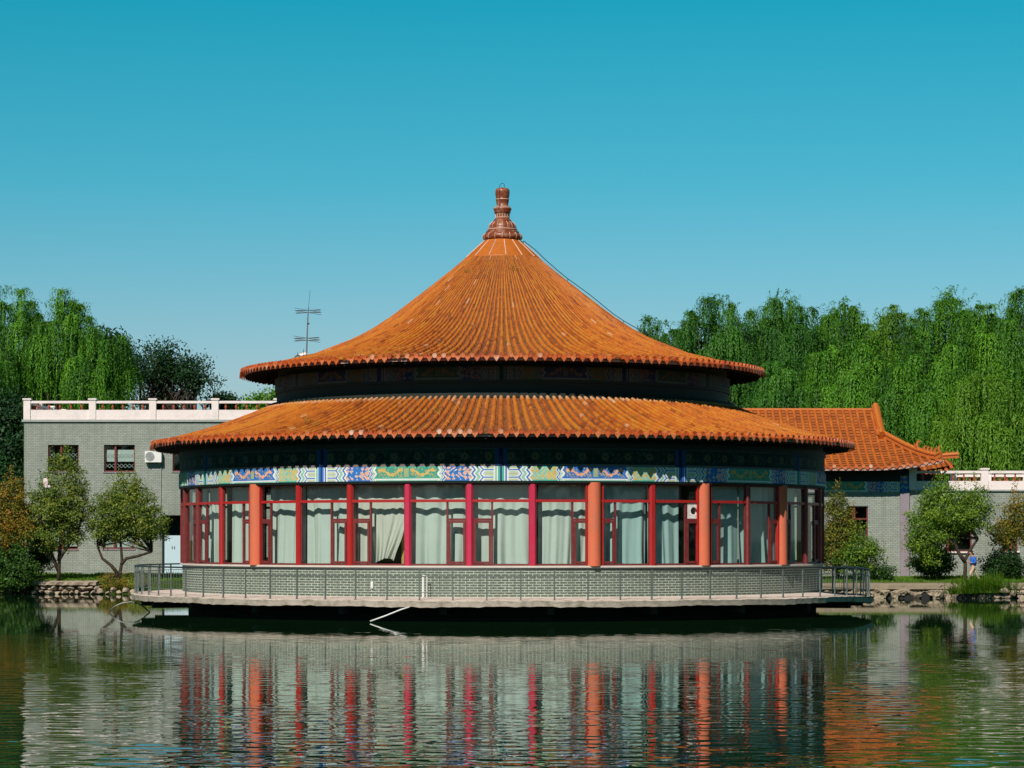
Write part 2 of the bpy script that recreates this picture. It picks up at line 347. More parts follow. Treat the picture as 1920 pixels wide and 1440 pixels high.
# ------------------------------------------------------------------ the setting: ground and water
def shore(x): 
    t_ = min(1, max(0, (x + 8) / 14)); t_ = t_ * t_ * (3 - 2 * t_); return 34.0 + (23.3 - 34.0) * t_
def ground_z(x, y):
    d = y - shore(x)
    if abs(x) > 86 and y < 60: return min(1.1, -1.5 + (abs(x) - 86) * 0.5)
    if y < -128: return min(1.2, -1.5 + (-128 - y) * 0.5)
    if d < 0.25: return -1.5
    if d < 0.5: return -1.5 + (d - 0.25) / 0.25 * (0.72 + 1.5)
    return 0.72 + 0.30 * min(1, (d - 0.5) / 6.0)
xs = sorted(set([-2500, -900, -300, -120] + [x_ * 2.0 for x_ in range(-40, 41)] + [84, 86, 88, 90, 92, 96, 104, -84, -86, -88, -90, -92, -96, -104, 120, 300, 900, 2500]))
ys = [-2500, -900, -300, -140, -132, -128, -60, 0, 15, 20, 22] + [22.5 + i * 0.25 for i in range(70)] + [41, 45, 52, 60, 80, 120, 200, 500, 1200, 3000]
V = [(x_, y_, ground_z(x_, y_)) for y_ in ys for x_ in xs]; nx = len(xs)
Fc = [(j * nx + i, j * nx + i + 1, (j + 1) * nx + i + 1, (j + 1) * nx + i) for j in range(len(ys) - 1) for i in range(nx - 1)]
mb = MB(); mb.add(V, Fc); tag(mb.build('ground', M['ground'], smooth=False), kind='structure')
rsw = np.random.RandomState(4)
wx = np.arange(-22, 23.01, 0.09); wy = np.arange(-81, -21.9, 0.06); GX, GY = np.meshgrid(wx, wy); HH = np.zeros_like(GX)
for i in range(64):                    # real wind ripples, crests mostly across the view
    lam = math.exp(rsw.uniform(math.log(0.24), math.log(0.95))); k_ = 2 * PI / lam; dr = rsw.normal(0, 0.75); amp = 0.0031 / k_
    HH += amp * np.sin(k_ * (math.cos(dr) * GY + math.sin(dr) * GX) + rsw.uniform(0, 6.28))
patch = np.zeros_like(GX)
for i in range(9):
    lam = rsw.uniform(5, 22); k_ = 2 * PI / lam; patch += np.sin(k_ * (GY * rsw.uniform(.6, 1.5) + GX * rsw.uniform(-.4, .4)) + rsw.uniform(0, 6.28)) / 3
gain = np.clip((-22 - GY) / 58, 0, 1); amp_ = (0.16 + 0.98 * gain ** 1.2) * np.clip(0.95 + 0.45 * patch, 0.35, 1.6)
edge = np.clip(np.minimum(np.minimum(GX + 22, 23 - GX), np.minimum(GY + 81, -22 - GY)) / 1.5, 0, 1); HH *= amp_ * edge
ny_, nx_ = GX.shape; VW = np.stack([GX, GY, HH], -1).reshape(-1, 3); idx = np.arange(ny_ * nx_).reshape(ny_, nx_)
FW = np.stack([idx[:-1, :-1], idx[:-1, 1:], idx[1:, 1:], idx[1:, :-1]], -1).reshape(-1, 4)
x0_, x1_, y0_, y1_ = wx[0], wx[-1], wy[0], wy[-1]
ext = [(-90, -132), (90, -132), (90, 36), (-90, 36), (x0_, y0_), (x1_, y0_), (x1_, y1_), (x0_, y1_)]; nb_ = len(VW)
VW = np.concatenate([VW, np.array([(p[0], p[1], 0.0) for p in ext])]); e_ = lambda *q: [nb_ + i for i in q]
FW = np.concatenate([FW, np.array([e_(0, 1, 5, 4), e_(1, 2, 6, 5), e_(2, 3, 7, 6), e_(3, 0, 4, 7)])])
tag(np_mesh('water', VW, 4, M['water'], faces=FW, smooth=True), kind='structure')

# ------------------------------------------------------------------ the round pavilion
pav = empty('round_pavilion', (0, 0, 0), 0, 'round pavilion with double orange tiled roof and knobbed finial standing over the pond', 'pavilion')
RW = 14.26
rnd = random.Random(7)
def sagw(an, r, z):                    # the deck dips at its right end
    d = math.degrees(an); d = (d + 180) % 360 - 180
    t_ = min(1, max(0, (d - 60) / 26.0)) if d < 140 else 0
    return -0.2 * t_ * t_ * (3 - 2 * t_) * min(1, max(0, (r - 14.3) / 0.8))
def edgew(an, r, z):
    j = 0.016 * math.sin(an * 13 + 1.0) + 0.012 * math.sin(an * 47 + 2 + 3 * math.sin(an * 5)) + 0.010 * math.sin(an * 113 + 2 * math.sin(an * 17)) + 0.012 * math.sin(an * 171)
    return sagw(an, r, z) + j
mb = MB(); mb.lathe([(14.2, 0.92), (15.2, 0.885), (16.36, 0.84)], 240, wob=sagw); mb.build('deck', M['deck'], pav)
mb = MB()
mb.lathe([(16.36, 0.845), (16.52, 0.80)], 360, wob=lambda an, r, z: edgew(an, r, z) * (0.5 if r > 16.4 else 0.0) + (sagw(an, r, z) if r < 16.4 else 0))
mb.lathe([(16.52, 0.80), (16.49, 0.70), (16.46, 0.585)], 360, wob=edgew)
mb.lathe([(16.46, 0.585), (15.5, 0.56), (13.6, 0.56)], 360, wob=edgew)
mb.build('deck_edge', M['slab'], pav)
mb = MB(); mb.lathe([(14.0, 0.57), (14.0, -1.4)], 120)
for k in range(24):
    an = rad(k * 15 + 7); mb.obox((15.0 * math.sin(an), -15.0 * math.cos(an), 0.42), 0.25, 2.1, 0.3, Matrix.Rotation(an, 3, 'Z'))
mb.build('foundation', M['found'], pav)
mb = MB(); mb.lathe([(RW, 0.80), (RW, 2.10)], 144); mb.build('brick_plinth', M['base_brick'], pav, smooth=True)
mb = MB(); mb.lathe([(13.9, 2.16), (14.36, 2.15), (14.38, 2.08), (RW, 2.07)], 144); mb.build('sill', M['sill'], pav)
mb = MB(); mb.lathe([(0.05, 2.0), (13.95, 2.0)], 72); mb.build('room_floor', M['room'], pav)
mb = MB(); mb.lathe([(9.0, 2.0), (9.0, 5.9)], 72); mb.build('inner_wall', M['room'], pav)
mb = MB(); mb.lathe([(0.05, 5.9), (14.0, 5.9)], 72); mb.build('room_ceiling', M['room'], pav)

# --- window bays, ten degrees each
BW = 2 * RW * math.sin(rad(5)); RC = RW * math.cos(rad(5)) - 0.03
Z0, Z1, ZT, ZC = 2.16, 5.40, 4.70, 3.93
CW = 0.78
def bay_meshes(side):                  # side -1: casement at the left of the bay
    h = BW / 2 - 0.11
    fr = MB()
    fr.box(-h, h, -0.04, 0.04, Z0, Z0 + 0.07); fr.box(-h, h, -0.04, 0.04, Z1 - 0.06, Z1)
    fr.box(-h, -h + 0.05, -0.038, 0.038, Z0 + 0.07, Z1 - 0.06); fr.box(h - 0.05, h, -0.038, 0.038, Z0 + 0.07, Z1 - 0.06)
    tr = MB(); tr.box(-h, h, -0.085, 0.05, ZT - 0.04, ZT + 0.07)
    tl = MB(); tl.box(-h, h, -0.10, -0.07, ZT + 0.075, ZT + 0.09)
    x_in, x_out = side * (h - CW), side * (h - 0.05)
    xa, xb = min(x_in, x_out), max(x_in, x_out)
    m = side * (h - CW)
    fr.box(m - 0.04, m + 0.04, -0.045, 0.045, Z0 + 0.07, ZT - 0.04)
    fr.box(min(m + side * 0.04, x_out), max(m + side * 0.04, x_out), -0.045, 0.045, ZC, ZC + 0.09)
    ca = MB(); a_, b_ = (m + 0.045, x_out - 0.005) if side > 0 else (x_out + 0.005, m - 0.045)
    z0, z1 = Z0 + 0.075, ZC - 0.005; t_ = 0.085
    ca.box(a_, b_, -0.065, 0.0, z0, z0 + t_); ca.box(a_, b_, -0.065, 0.0, z1 - t_, z1)
    ca.box(a_, a_ + t_, -0.064, 0.0, z0 + t_, z1 - t_); ca.box(b_ - t_, b_, -0.064, 0.0, z0 + t_, z1 - t_)
    gl = MB(); gl.add([(-h + .05, .008, Z0 + .07), (h - .05, .008, Z0 + .07), (h - .05, .008, ZT - .04), (-h + .05, .008, ZT - .04)], [(0, 1, 2, 3)])
    gu = MB(); gu.add([(-h + .05, .008, ZT + .07), (h - .05, .008, ZT + .07), (h - .05, .008, Z1 - .06), (-h + .05, .008, Z1 - .06)], [(0, 1, 2, 3)])
    return fr, tr, ca, gl, gu
protos = {}
for sd_ in (-1, 1):
    fr, tr, ca, gl, gu = bay_meshes(sd_)
    w_ = fr.build('window', M['maroon'], pav)
    kids = [tr.build('transom', M['red'], w_), ca.build('casement', M['maroon'], w_),
            gl.build('pane', M['glass'], w_), gu.build('pane', M['glass'], w_)]
    protos[sd_] = [w_, kids, False]
def put_bay(side, phi):
    w_, kids, used = protos[side]; an = rad(phi)
    if used:
        w2 = w_.copy(); COL.objects.link(w2); w2.parent = pav
        for k_ in kids:
            c_ = k_.copy(); COL.objects.link(c_); c_.parent = w2
            if k_.name.startswith('transom') and -30 < phi < 10:
                pass
    else: w2 = w_; protos[side][2] = True
    w2.location = (RC * math.sin(an), -RC * math.cos(an), 0); w2.rotation_euler = (0, 0, an)
for k in range(36):
    phi = -170 + k * 10                # bay centre; casements flank the mullions at -65, -45, -25, -5, 15 ...
    left = phi - 5
    put_bay(-1 if (round((left + 5) / 10)) % 2 == 0 else 1, phi)
# --- mullions at every ten degrees
def mullion(phi, mat, wdt=0.27):
    mb = MB(); h = wdt / 2
    pts = [(-h, 0.08), (-h, -0.06), (-h * 0.55, -0.13), (h * 0.55, -0.13), (h, -0.06), (h, 0.08)]
    for z in (Z0 - 0.02, Z1 - 0.0): mb.v += [(x, y, z) for x, y in pts]
    n = 6; mb.f = [[i, (i + 1) % n, (i + 1) % n + n, i + n] for i in range(n)] + [[5, 4, 3, 2, 1, 0], [6, 7, 8, 9, 10, 11]]
    mb.mi = [0] * 8; mb.fv = [0.5] * 8
    an = rad(phi); return mb.build('mullion', mat, pav, loc=((RW - 0.03) * math.sin(an), -(RW - 0.03) * math.cos(an), 0), rz=an)
COLS = (-45, 15, 35, 55, 115, 155, -125, -165)
for k in range(36):
    phi = -175 + k * 10
    if phi in COLS:
        mb = MB(); pts = []
        for j in range(15):
            t_ = PI * j / 14; pts.append((-0.30 * math.cos(t_), 0.10 - 0.36 * math.sin(t_)))
        n = len(pts); mb.v = [(x, y, z) for z in (Z0 - 0.02, Z1 + 0.05) for x, y in pts]
        mb.f = [[i, i + 1, i + 1 + n, i + n] for i in range(n - 1)]; mb.mi = [0] * (n - 1); mb.fv = [0.5] * (n - 1)
        an = rad(phi); mb.build('column', M['orange'], pav, smooth=True, loc=((RW - 0.03) * math.sin(an), -(RW - 0.03) * math.cos(an), 0), rz=an)
        for s_ in (-1, 1):
            mb = MB(); mb.box(s_ * 0.31, s_ * 0.365, -0.08, 0.05, Z0, Z1) if s_ > 0 else mb.box(-0.365, -0.31, -0.08, 0.05, Z0, Z1)
            mb.build('column_trim', M['red'], pav, loc=((RW - 0.03) * math.sin(an), -(RW - 0.03) * math.cos(an), 0), rz=an)
    else:
        mullion(phi, M['crimson'] if -20 < phi < 10 else (M['red'] if -60 < phi < 40 else M['maroon']), 0.27 if abs(phi) < 30 else 0.24)

# --- painted beams, drawn cell by cell
WH, BL, TG, GO, OP, PY, LG, DB, PK = [np.array(c_) for c_ in ((.78, .76, .72), (.035, .17, .50), (.07, .40, .30), (.62, .42, .13), (.78, .40, .26),
                                     (.55, .58, .30), (.26, .52, .42), (.01, .03, .16), (.72, .52, .46))]
DG = np.array((.02, .06, .045))
def tri(x): x = x % 1.0; return 1 - abs(2 * x - 1)
def blob(x, y, k=1.0):
    return math.sin(17 * k * x + 2.2 * math.sin(13 * k * y)) * math.sin(15 * k * y + 2.0 * math.sin(11 * k * x + 1.3))
def beam_col(u, v, kind, half, H):      # u signed metres from sector centre, v metres up, half sector half-width
    a_ = abs(u); d = half - a_
    if d < 0.30:
        if d < 0.035: return DB
        if d < 0.13: return BL if u * (1 if kind else -1) > 0 else TG
        if d < 0.17: return WH
        if d < 0.24: return LG if u > 0 else BL
        return WH
    z = 0.12 * tri(v / (H * 0.5) + 0.5)
    q = a_ + z
    e1, e2, e3 = half * 0.37, half * 0.43, half * 0.70
    e4 = half * 0.78
    if q > e4 + 0.1:                    # box with nested bars
        w_ = (v / H * 2 + 0.5) % 1.0; g = abs(w_ - 0.5)
        if q < e4 + 0.16: return BL
        if g > 0.42: return BL
        if g > 0.33: return WH
        if q < e4 + 0.24: return WH
        if g < 0.2 and q > e4 + 0.3: return PY if g > 0.07 else (BL * 0.6 + WH * 0.4)
        return LG * 0.6 + WH * 0.4
    if q > e3:
        s_ = (q - e3) / (e4 + 0.1 - e3)
        return WH if s_ < .18 else BL if s_ < .38 else WH if s_ < .55 else LG if s_ < .85 else WH
    if q > e2:                          # floral panel
        if v < 0.035 or v > H - 0.03: return BL if kind == 0 else TG
        b_ = blob(u, v + 0.3)
        if kind == 0: return OP if b_ > 0.22 else (WH if b_ > 0.08 else BL)
        return (GO if b_ > 0.15 else (PY if b_ > -0.1 else LG))
    if q > e1:
        s_ = (q - e1) / (e2 - e1)
        return WH if s_ < .2 else LG if s_ < .45 else WH if s_ < .6 else BL if s_ < .85 else WH
    if v < 0.04: return LG
    if v < 0.10: return WH
    if v < 0.135 or v > H - 0.05: return BL if kind else TG
    if q > e1 - 0.05: return WH
    base = TG * 0.8 if kind == 0 else BL
    y = (v - 0.1) / (H - 0.1) - 0.5
    c_ = 0.22 * math.sin(u * 7.5) * (1 if u > 0 else -1)
    th = 0.12 + 0.05 * math.sin(u * 31)
    if a_ < 0.10 and abs(y) < 0.35: return GO if (int(v * 40) + int(a_ * 50)) % 2 else TG
    if a_ > 0.16 and q < e1 - 0.18 and abs(y - c_) < th: return (GO if kind == 0 else OP)
    if a_ > 0.16 and q < e1 - 0.14 and blob(u * 1.6, v * 1.6) > 0.55: return GO * 0.9
    return base
def board_col(u, v, kind, half, H):
    if half - abs(u) < 0.25: return BL if half - abs(u) > 0.08 else DB
    if v < 0.10: return PK
    if v < 0.13: return DG
    px = (u + 20) % 0.95 - 0.475; py = v - H * 0.55; r_ = math.hypot(px, py); th = math.atan2(py, px)
    if r_ < 0.15 + 0.03 * math.cos(8 * th): return GO * 0.5 + TG * 0.2 if r_ > 0.045 else DG
    if v > H - 0.05: return LG * 0.4
    return TG * 0.5 if blob(u * 0.8, v * 0.8) > 0.45 else DG
def painted(name, R_, z0, H, fn, sectors=12, off=15.0, cell=0.022, parent=None, a0=-95, a1=95, gain=1.0):
    nu = int(rad(a1 - a0) * R_ / cell); nv = max(2, int(H / cell)); half = PI * R_ / sectors
    ang = np.radians(np.linspace(a0, a1, nu + 1)); zz = np.linspace(z0, z0 + H, nv + 1)
    V = np.zeros((nv + 1, nu + 1, 3)); V[:, :, 0] = R_ * np.sin(ang); V[:, :, 1] = -R_ * np.cos(ang); V[:, :, 2] = zz[:, None]
    idx = np.arange((nv + 1) * (nu + 1)).reshape(nv + 1, nu + 1)
    fc = np.stack([idx[:-1, :-1], idx[:-1, 1:], idx[1:, 1:], idx[1:, :-1]], -1).reshape(-1, 4)
    cols = np.zeros((nv, nu, 3)); sw = 360.0 / sectors
    for i in range(nu):
        deg = a0 + (a1 - a0) * (i + 0.5) / nu
        k = math.floor(deg / sw); u = (deg - (k + 0.5) * sw) / (sw / 2) * half
        kind = 0 if k % 2 else 1
        for j in range(nv): cols[j, i] = fn(u, (j + 0.5) / nv * H, kind, half, H)
    return np_mesh(name, V, 4, M['paint'], parent, colors=cols.reshape(-1, 3) * gain, faces=fc)
painted('painted_beam', 14.42, 5.50, 0.57, beam_col, parent=pav)
painted('painted_board', 14.37, 6.07, 0.72, board_col, parent=pav, cell=0.03, gain=0.28)  # board colours darkened to stand in for the shade under the eave
mb = MB(); mb.lathe([(14.0, 5.40), (14.40, 5.41), (14.42, 5.50)], 144); mb.build('beam_soffit', M['green_dark'], pav)
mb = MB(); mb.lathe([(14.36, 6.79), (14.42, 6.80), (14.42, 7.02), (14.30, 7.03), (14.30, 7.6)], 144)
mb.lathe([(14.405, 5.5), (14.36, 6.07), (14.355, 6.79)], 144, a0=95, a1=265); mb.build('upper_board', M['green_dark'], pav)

# --- roofs
LOW = [(10.5, 8.98), (10.75, 8.88), (11.45, 8.58), (12.45, 8.20), (13.5, 7.86), (14.6, 7.56), (15.62, 7.33)]
UPP = [(0.85, 16.56), (0.95, 16.46), (1.97, 15.50), (3.10, 14.58), (4.0, 13.87), (4.9, 13.17), (5.79, 12.55), (6.4, 12.20), (7.17, 11.84), (8.03, 11.50), (8.6, 11.26), (10.5, 10.78), (11.3, 10.64), (11.68, 10.58)]
def roof(name, prof, ntube, r0, r1, step, tlen, seed, z_off=0.0):
    rg = random.Random(seed)
    ro = MB()
    # stepped pan tiles
    rr = r0; pr = []
    while rr < r1 - 1e-6:
        rn = min(r1, rr + step)
        pr.append((rr, interp(prof, rr) + 0.030)); pr.append((rn, interp(prof, rn) + 0.006)); rr = rn
    n = ntube * 2
    for i in range(len(pr) - 1):
        (ra, za), (rb, zb) = pr[i], pr[i + 1]
        for k in range(n):
            a_, b_ = 2 * PI * k / n, 2 * PI * (k + 1) / n
            ro.val = min(1, max(0, rg.gauss(0.5, 0.22)))
            # valleys sag between tubes (odd vertices lower)
            da, db = (0, -0.035 * ra / r1) if k % 2 == 0 else (-0.035 * ra / r1, 0)
            ea, eb = (0, -0.035 * rb / r1) if k % 2 == 0 else (-0.035 * rb / r1, 0)
            ro.add([(ra * math.sin(a_), -ra * math.cos(a_), za + da), (rb * math.sin(a_), -rb * math.cos(a_), zb + ea),
                    (rb * math.sin(b_), -rb * math.cos(b_), zb + eb), (ra * math.sin(b_), -ra * math.cos(b_), za + db)], [(0, 1, 2, 3)])
    root = ro.build(name, M['pan'], pav, fval=True)
    tb = MB(); NS = 5
    segs = int((r1 - r0) / tlen)
    for k in range(ntube):
        an = 2 * PI * k / ntube + rg.uniform(-0.03, 0.03) / r1; sn, cs = math.sin(an), -math.cos(an)
        tone = rg.gauss(0.53, 0.16)
        for j in range(segs):
            if rg.random() < 0.004: continue
            ra = r0 + (r1 - r0) * j / segs; rb = r0 + (r1 - r0) * (j + 1) / segs + 0.012
            tb.val = min(.93, max(0, tone + rg.gauss(0, 0.22))) if rg.random() > 0.006 else 1.0
            if j == 0 and name == 'lower_roof': tb.val = rg.uniform(.95, 1.0)  # top tube ends coloured pale, as if lit by the sun
            jo = rg.gauss(0, 0.006); jl = rg.gauss(0, 0.004); vs = []
            for r_, fl in ((ra, 0.93), (rb, 1.04)):
                sp = 2 * PI * r_ / ntube; wd = min(0.094, sp * 0.285) * fl; hh = wd * 1.15
                z = interp(prof, r_) + 0.02 + jl
                for q in range(NS + 1):
                    t_ = PI * q / NS; ox = -wd * math.cos(t_) + jo; oz = hh * math.sin(t_)
                    vs.append((r_ * sn + ox * (-cs), r_ * cs + ox * sn, z + oz))
            fs = [(q, q + NS + 1, q + NS + 2, q + 1) for q in range(NS)] + [tuple(range(NS + 1, 2 * NS + 2))]
            tb.add(vs, fs)
    tb.build('tube_tiles', M['tile'], root, smooth=False, fval=True)
    # eave ends: round discs under each tube, heart-shaped drip tiles between, nail caps
    ev = MB(); nc = MB(); ze = interp(prof, r1) + 0.035
    for k in range(ntube):
        if rg.random() < 0.015: continue
        an = 2 * PI * k / ntube; R3 = Matrix.Rotation(an, 3, 'Z')
        def L(x, y, z): 
            p = R3 @ Vector((x, -(r1 + y), 0)); return (p.x, p.y, ze + z)
        j = rg.gauss(0, 0.008); pale = rg.random() < 0.45
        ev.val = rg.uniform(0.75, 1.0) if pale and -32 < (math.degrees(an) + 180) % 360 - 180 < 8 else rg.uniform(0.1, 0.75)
        q = 12; rr = 0.098
        vs = [L(rr * math.cos(2 * PI * i / q) + j, 0.03, rr * math.sin(2 * PI * i / q) + 0.02) for i in range(q)]
        vs += [L(rr * math.cos(2 * PI * i / q) + j, -0.10, rr * math.sin(2 * PI * i / q) + 0.03) for i in range(q)]
        vs += [L(rr * 0.72 * math.cos(2 * PI * i / q) + j, 0.03, rr * 0.72 * math.sin(2 * PI * i / q) + 0.02) for i in range(q)]
        vs += [L(rr * 0.66 * math.cos(2 * PI * i / q) + j, 0.018, rr * 0.66 * math.sin(2 * PI * i / q) + 0.02) for i in range(q)]
        fs = [(i, i + q, (i + 1) % q + q, (i + 1) % q) for i in range(q)] + [(i + 2 * q, i, (i + 1) % q, (i + 1) % q + 2 * q) for i in range(q)]
        fs += [(i + 3 * q, i + 2 * q, (i + 1) % q + 2 * q, (i + 1) % q + 3 * q) for i in range(q)] + [tuple(3 * q + i for i in range(q))]
        ev.add(vs, fs)
        if rg.random() < 0.86:
            nc.tube([L(j, -0.30, 0.08), L(j, -0.30, 0.155), L(j, -0.30, 0.185)], [0.03, 0.036, 0.012], 6)
        if rg.random() < 0.03: continue
        an = 2 * PI * (k + 0.5) / ntube; R3 = Matrix.Rotation(an, 3, 'Z'); ev.val = rg.uniform(0.2, 0.9)
        sh = [(-0.125, 0.0), (-0.115, -0.07), (-0.065, -0.135), (-0.03, -0.185), (0, -0.225), (0.03, -0.185), (0.065, -0.135), (0.115, -0.07), (0.125, 0.0), (0.07, -0.035), (0, -0.05), (-0.07, -0.035)]
        sx = 2 * PI * r1 / ntube / 0.40; j = rg.gauss(0, 0.01)
        vs = [L(x * sx, 0.055 + z * -0.10, z + j + 0.0) for x, z in sh] + [L(x * sx, 0.025 + z * -0.10, z + j) for x, z in sh]; m = len(sh)
        ev.add(vs, [tuple(range(m)), tuple(range(2 * m - 1, m - 1, -1))] + [(i, i + m, (i + 1) % m + m, (i + 1) % m) for i in range(m)])
        ev.add([L(-0.13 * sx, 0.05, -0.005 + j), L(0, 0.05, -0.052 + j), L(0.13 * sx, 0.05, -0.005 + j), L(0.13 * sx, -0.3, 0.07), L(0, -0.3, 0.02), L(-0.13 * sx, -0.3, 0.07)], [(0, 1, 4, 5), (1, 2, 3, 4)])
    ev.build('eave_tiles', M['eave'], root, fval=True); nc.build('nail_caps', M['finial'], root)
    return root
low = roof('lower_roof', LOW, 245, 10.5, 15.62, 0.15, 0.30, 3)
upp = roof('upper_roof', UPP, 188, 1.62, 11.68, 0.15, 0.30, 5)
def soffit(root, r_in, z_in, r_out, z_out, nraft, fasc):
    mb = MB(); mb.lathe([(r_out, z_out), (r_in, z_in)], 144); mb.build('soffit', M['black_green'], root)
    mb = MB()
    for k in range(nraft):
        an = 2 * PI * k / nraft; sn, cs = math.sin(an), -math.cos(an)
        mb.tube([((r_out - 0.03) * sn, (r_out - 0.03) * cs, z_out - 0.06), (r_in * sn, r_in * cs, z_in - 0.06)], 0.05, 5)
    mb.build('rafters', M['black_green'], root)
    mb = MB(); mb.lathe([(r_out + 0.02, z_out + 0.14), (r_out + 0.04, z_out + 0.0), (r_out, z_out - 0.005)], 245); mb.build('fascia', M['fascia'], root)
def soffit2(root, r_in, z_in, r_out, z_out, nraft):
    soffit(root, r_in, z_in, r_out, z_out, nraft, True)
soffit2(low, 14.2, 7.44, 15.46, 7.20, 164); soffit2(upp, 10.0, 10.74, 11.52, 10.44, 126)
# collar of plain tile panels around the top of the upper roof
mb = MB(); mb.lathe([(0.80, 16.62), (0.95, 16.47), (1.35, 16.12), (1.70, 15.80), (1.72, 15.72)], 40); mb.fv = [0.45] * len(mb.fv); mb.build('collar', M['tile'], upp, smooth=False, fval=True)
mb = MB()
for k in range(14):
    an = 2 * PI * k / 14 + 0.1; sn, cs = math.sin(an), -math.cos(an)
    mb.tube([(0.85 * sn, 0.85 * cs, 16.58), (1.35 * sn, 1.35 * cs, 16.13), (1.70 * sn, 1.70 * cs, 15.81)], 0.022, 4)
mb.build('collar_seams', M['finial_pale'], upp)
# upper drum
mb = MB(); mb.lathe([(10.1, 8.6), (10.1, 9.62), (10.16, 9.63), (10.16, 9.74)], 120); mb.lathe([(10.16, 10.30), (10.05, 10.32), (10.05, 10.9)], 120)
mb.lathe([(10.14, 9.74), (10.14, 10.30)], 60, a0=95, a1=265); mb.build('upper_wall', M['green_dark'], pav)
painted('painted_beam', 10.18, 9.74, 0.56, beam_col, parent=pav, cell=0.03, gain=0.12)  # dull faded drum colours, with the upper eave's shade darkened into them
mb = MB(); mb.lathe([(10.1, 9.22), (10.42, 9.18), (10.50, 9.02), (10.58, 8.97)], 120); mb.build('roof_ridge', M['black_green'], low)  # near-black colour stands in for the upper eave's shadow on the ring
# finial, lathe from the photograph's silhouette
fz = lambda zy: CZ + (HZ - (340 + zy / 10.667)) / 41.75
fr_ = lambda hw: hw / 10.667 / 41.75
prof = [(0, 128), (70, 130), (120, 145), (142, 175), (146, 215), (142, 270), (130, 330), (127, 345), (133, 352), (133, 372), (130, 380), (124, 430), (113, 485),
        (120, 490), (150, 520), (178, 540), (186, 560), (168, 585), (166, 610), (158, 640), (136, 650), (136, 735), (150, 750), (178, 785), (182, 800), (176, 808),
        (205, 812), (240, 840), (268, 880), (276, 925), (272, 945), (296, 960), (300, 975), (290, 985), (325, 1005), (340, 1030), (332, 1038),
        (365, 1050), (392, 1090), (398, 1130), (380, 1165), (345, 1172), (345, 1195), (370, 1200), (372, 1215)]
fin = MB(); fin.lathe([(fr_(h), fz(zy)) for h, zy in prof], 40); fo = fin.build('finial', M['finial'], pav, smooth=True)
mb = MB()
for h, zy in ((136, 362), (150, 512), (172, 536), (139, 655), (139, 728), (300, 968)):
    mb.lathe([(fr_(h - 4), fz(zy - 8)), (fr_(h + 3), fz(zy - 3)), (fr_(h + 3), fz(zy + 4)), (fr_(h - 4), fz(zy + 9))], 40)
for k in range(16):
    an = 2 * PI * k / 16; sn, cs = math.sin(an), -math.cos(an)
    mb.tube([(fr_(h) * sn, fr_(h) * cs, fz(zy)) for h, zy in ((205, 812), (240, 840), (268, 880), (276, 925), (272, 945))], 0.012, 4)
    mb.tube([(fr_(h) * sn, fr_(h) * cs, fz(zy)) for h, zy in ((365, 1050), (392, 1090), (398, 1130), (380, 1165))], 0.014, 4)
    mb.tube([(fr_(137) * sn, fr_(137) * cs, fz(655)), (fr_(137) * sn, fr_(137) * cs, fz(728))], 0.02, 4)
mb.build('mortar_bands', M['finial_pale'], fo)
mb = MB(); mb.tube([(-0.13 + 0.0, -0.12, fz(130)), (-0.12, -0.1, fz(90)), (-0.06, -0.06, fz(48)), (0, 0, fz(36)), (0.07, 0.05, fz(48)), (0.10, 0.08, fz(90)), (0.10, 0.08, fz(130))], 0.012, 5)
mb.tube([(-0.13, -0.12, fz(130)), (-0.12, -0.33, fz(200)), (-0.12, -0.31, fz(330)), (-0.12, -0.28, fz(470)), (-0.16, -0.42, fz(560))], 0.012, 5)
mb.build('wire_loop', M['rail_d'], fo)
# lightning cable down the right flank of the upper roof
cab = empty('lightning_cable', (0.9, -0.3, 16.3), 0, 'thin dark cable running down the right slope of the upper round roof from the finial', 'cable')
mb = MB(); pts = []
for i in range(15):
    r_ = 0.95 + i * 0.5; an = rad(82); pts.append(Vector((r_ * math.sin(an), -r_ * math.cos(an), interp(UPP, max(0.95, r_)) + 0.13 + (0.06 if i else 0) + 0.03 * math.sin(i * 1.3))))
mb.tube([p - cab.location for p in pts], 0.018, 5); mb.build('wire', M['rail_d'], cab)
for i in (0, 4, 9, 14):
    mb = MB(); p = pts[i] - cab.location; mb.tube([p, p + Vector((0, 0, -0.18))], 0.015, 5); mb.build('bracket', M['rail_d'], cab)

# ------------------------------------------------------------------ curtains
CUR = {-70: ('thin pale curtain behind the first narrow panes at the left edge of the pavilion', 'curtain'),
       -60: ('parted grey green curtain beside a dark gap in the second bay from the left', 'curtain'),
       -50: ('pale curtain just left of the leftmost orange column', 'curtain'), -40: ('pale green curtain just right of the leftmost orange column', 'curtain'),
       -30: ('creased pale curtain in the second bay right of the leftmost orange column', 'curtain'),
       -20: ('cream curtain swept aside low to one corner showing a yellowish board', 'curtain_w'),
       -10: ('plain green curtain left of the central crimson mullion under the finial', 'curtain'),
       0: ('green curtain hanging right of the central crimson mullion under the finial', 'curtain'),
       10: ('green curtain left of the thickest orange column', 'curtain'), 20: ('streaky blue green curtain right of the thickest orange column', 'curtain_b'),
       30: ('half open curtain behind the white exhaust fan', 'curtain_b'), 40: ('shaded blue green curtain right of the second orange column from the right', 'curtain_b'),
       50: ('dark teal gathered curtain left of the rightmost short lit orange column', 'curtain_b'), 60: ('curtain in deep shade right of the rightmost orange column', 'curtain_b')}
RCUR = 13.72
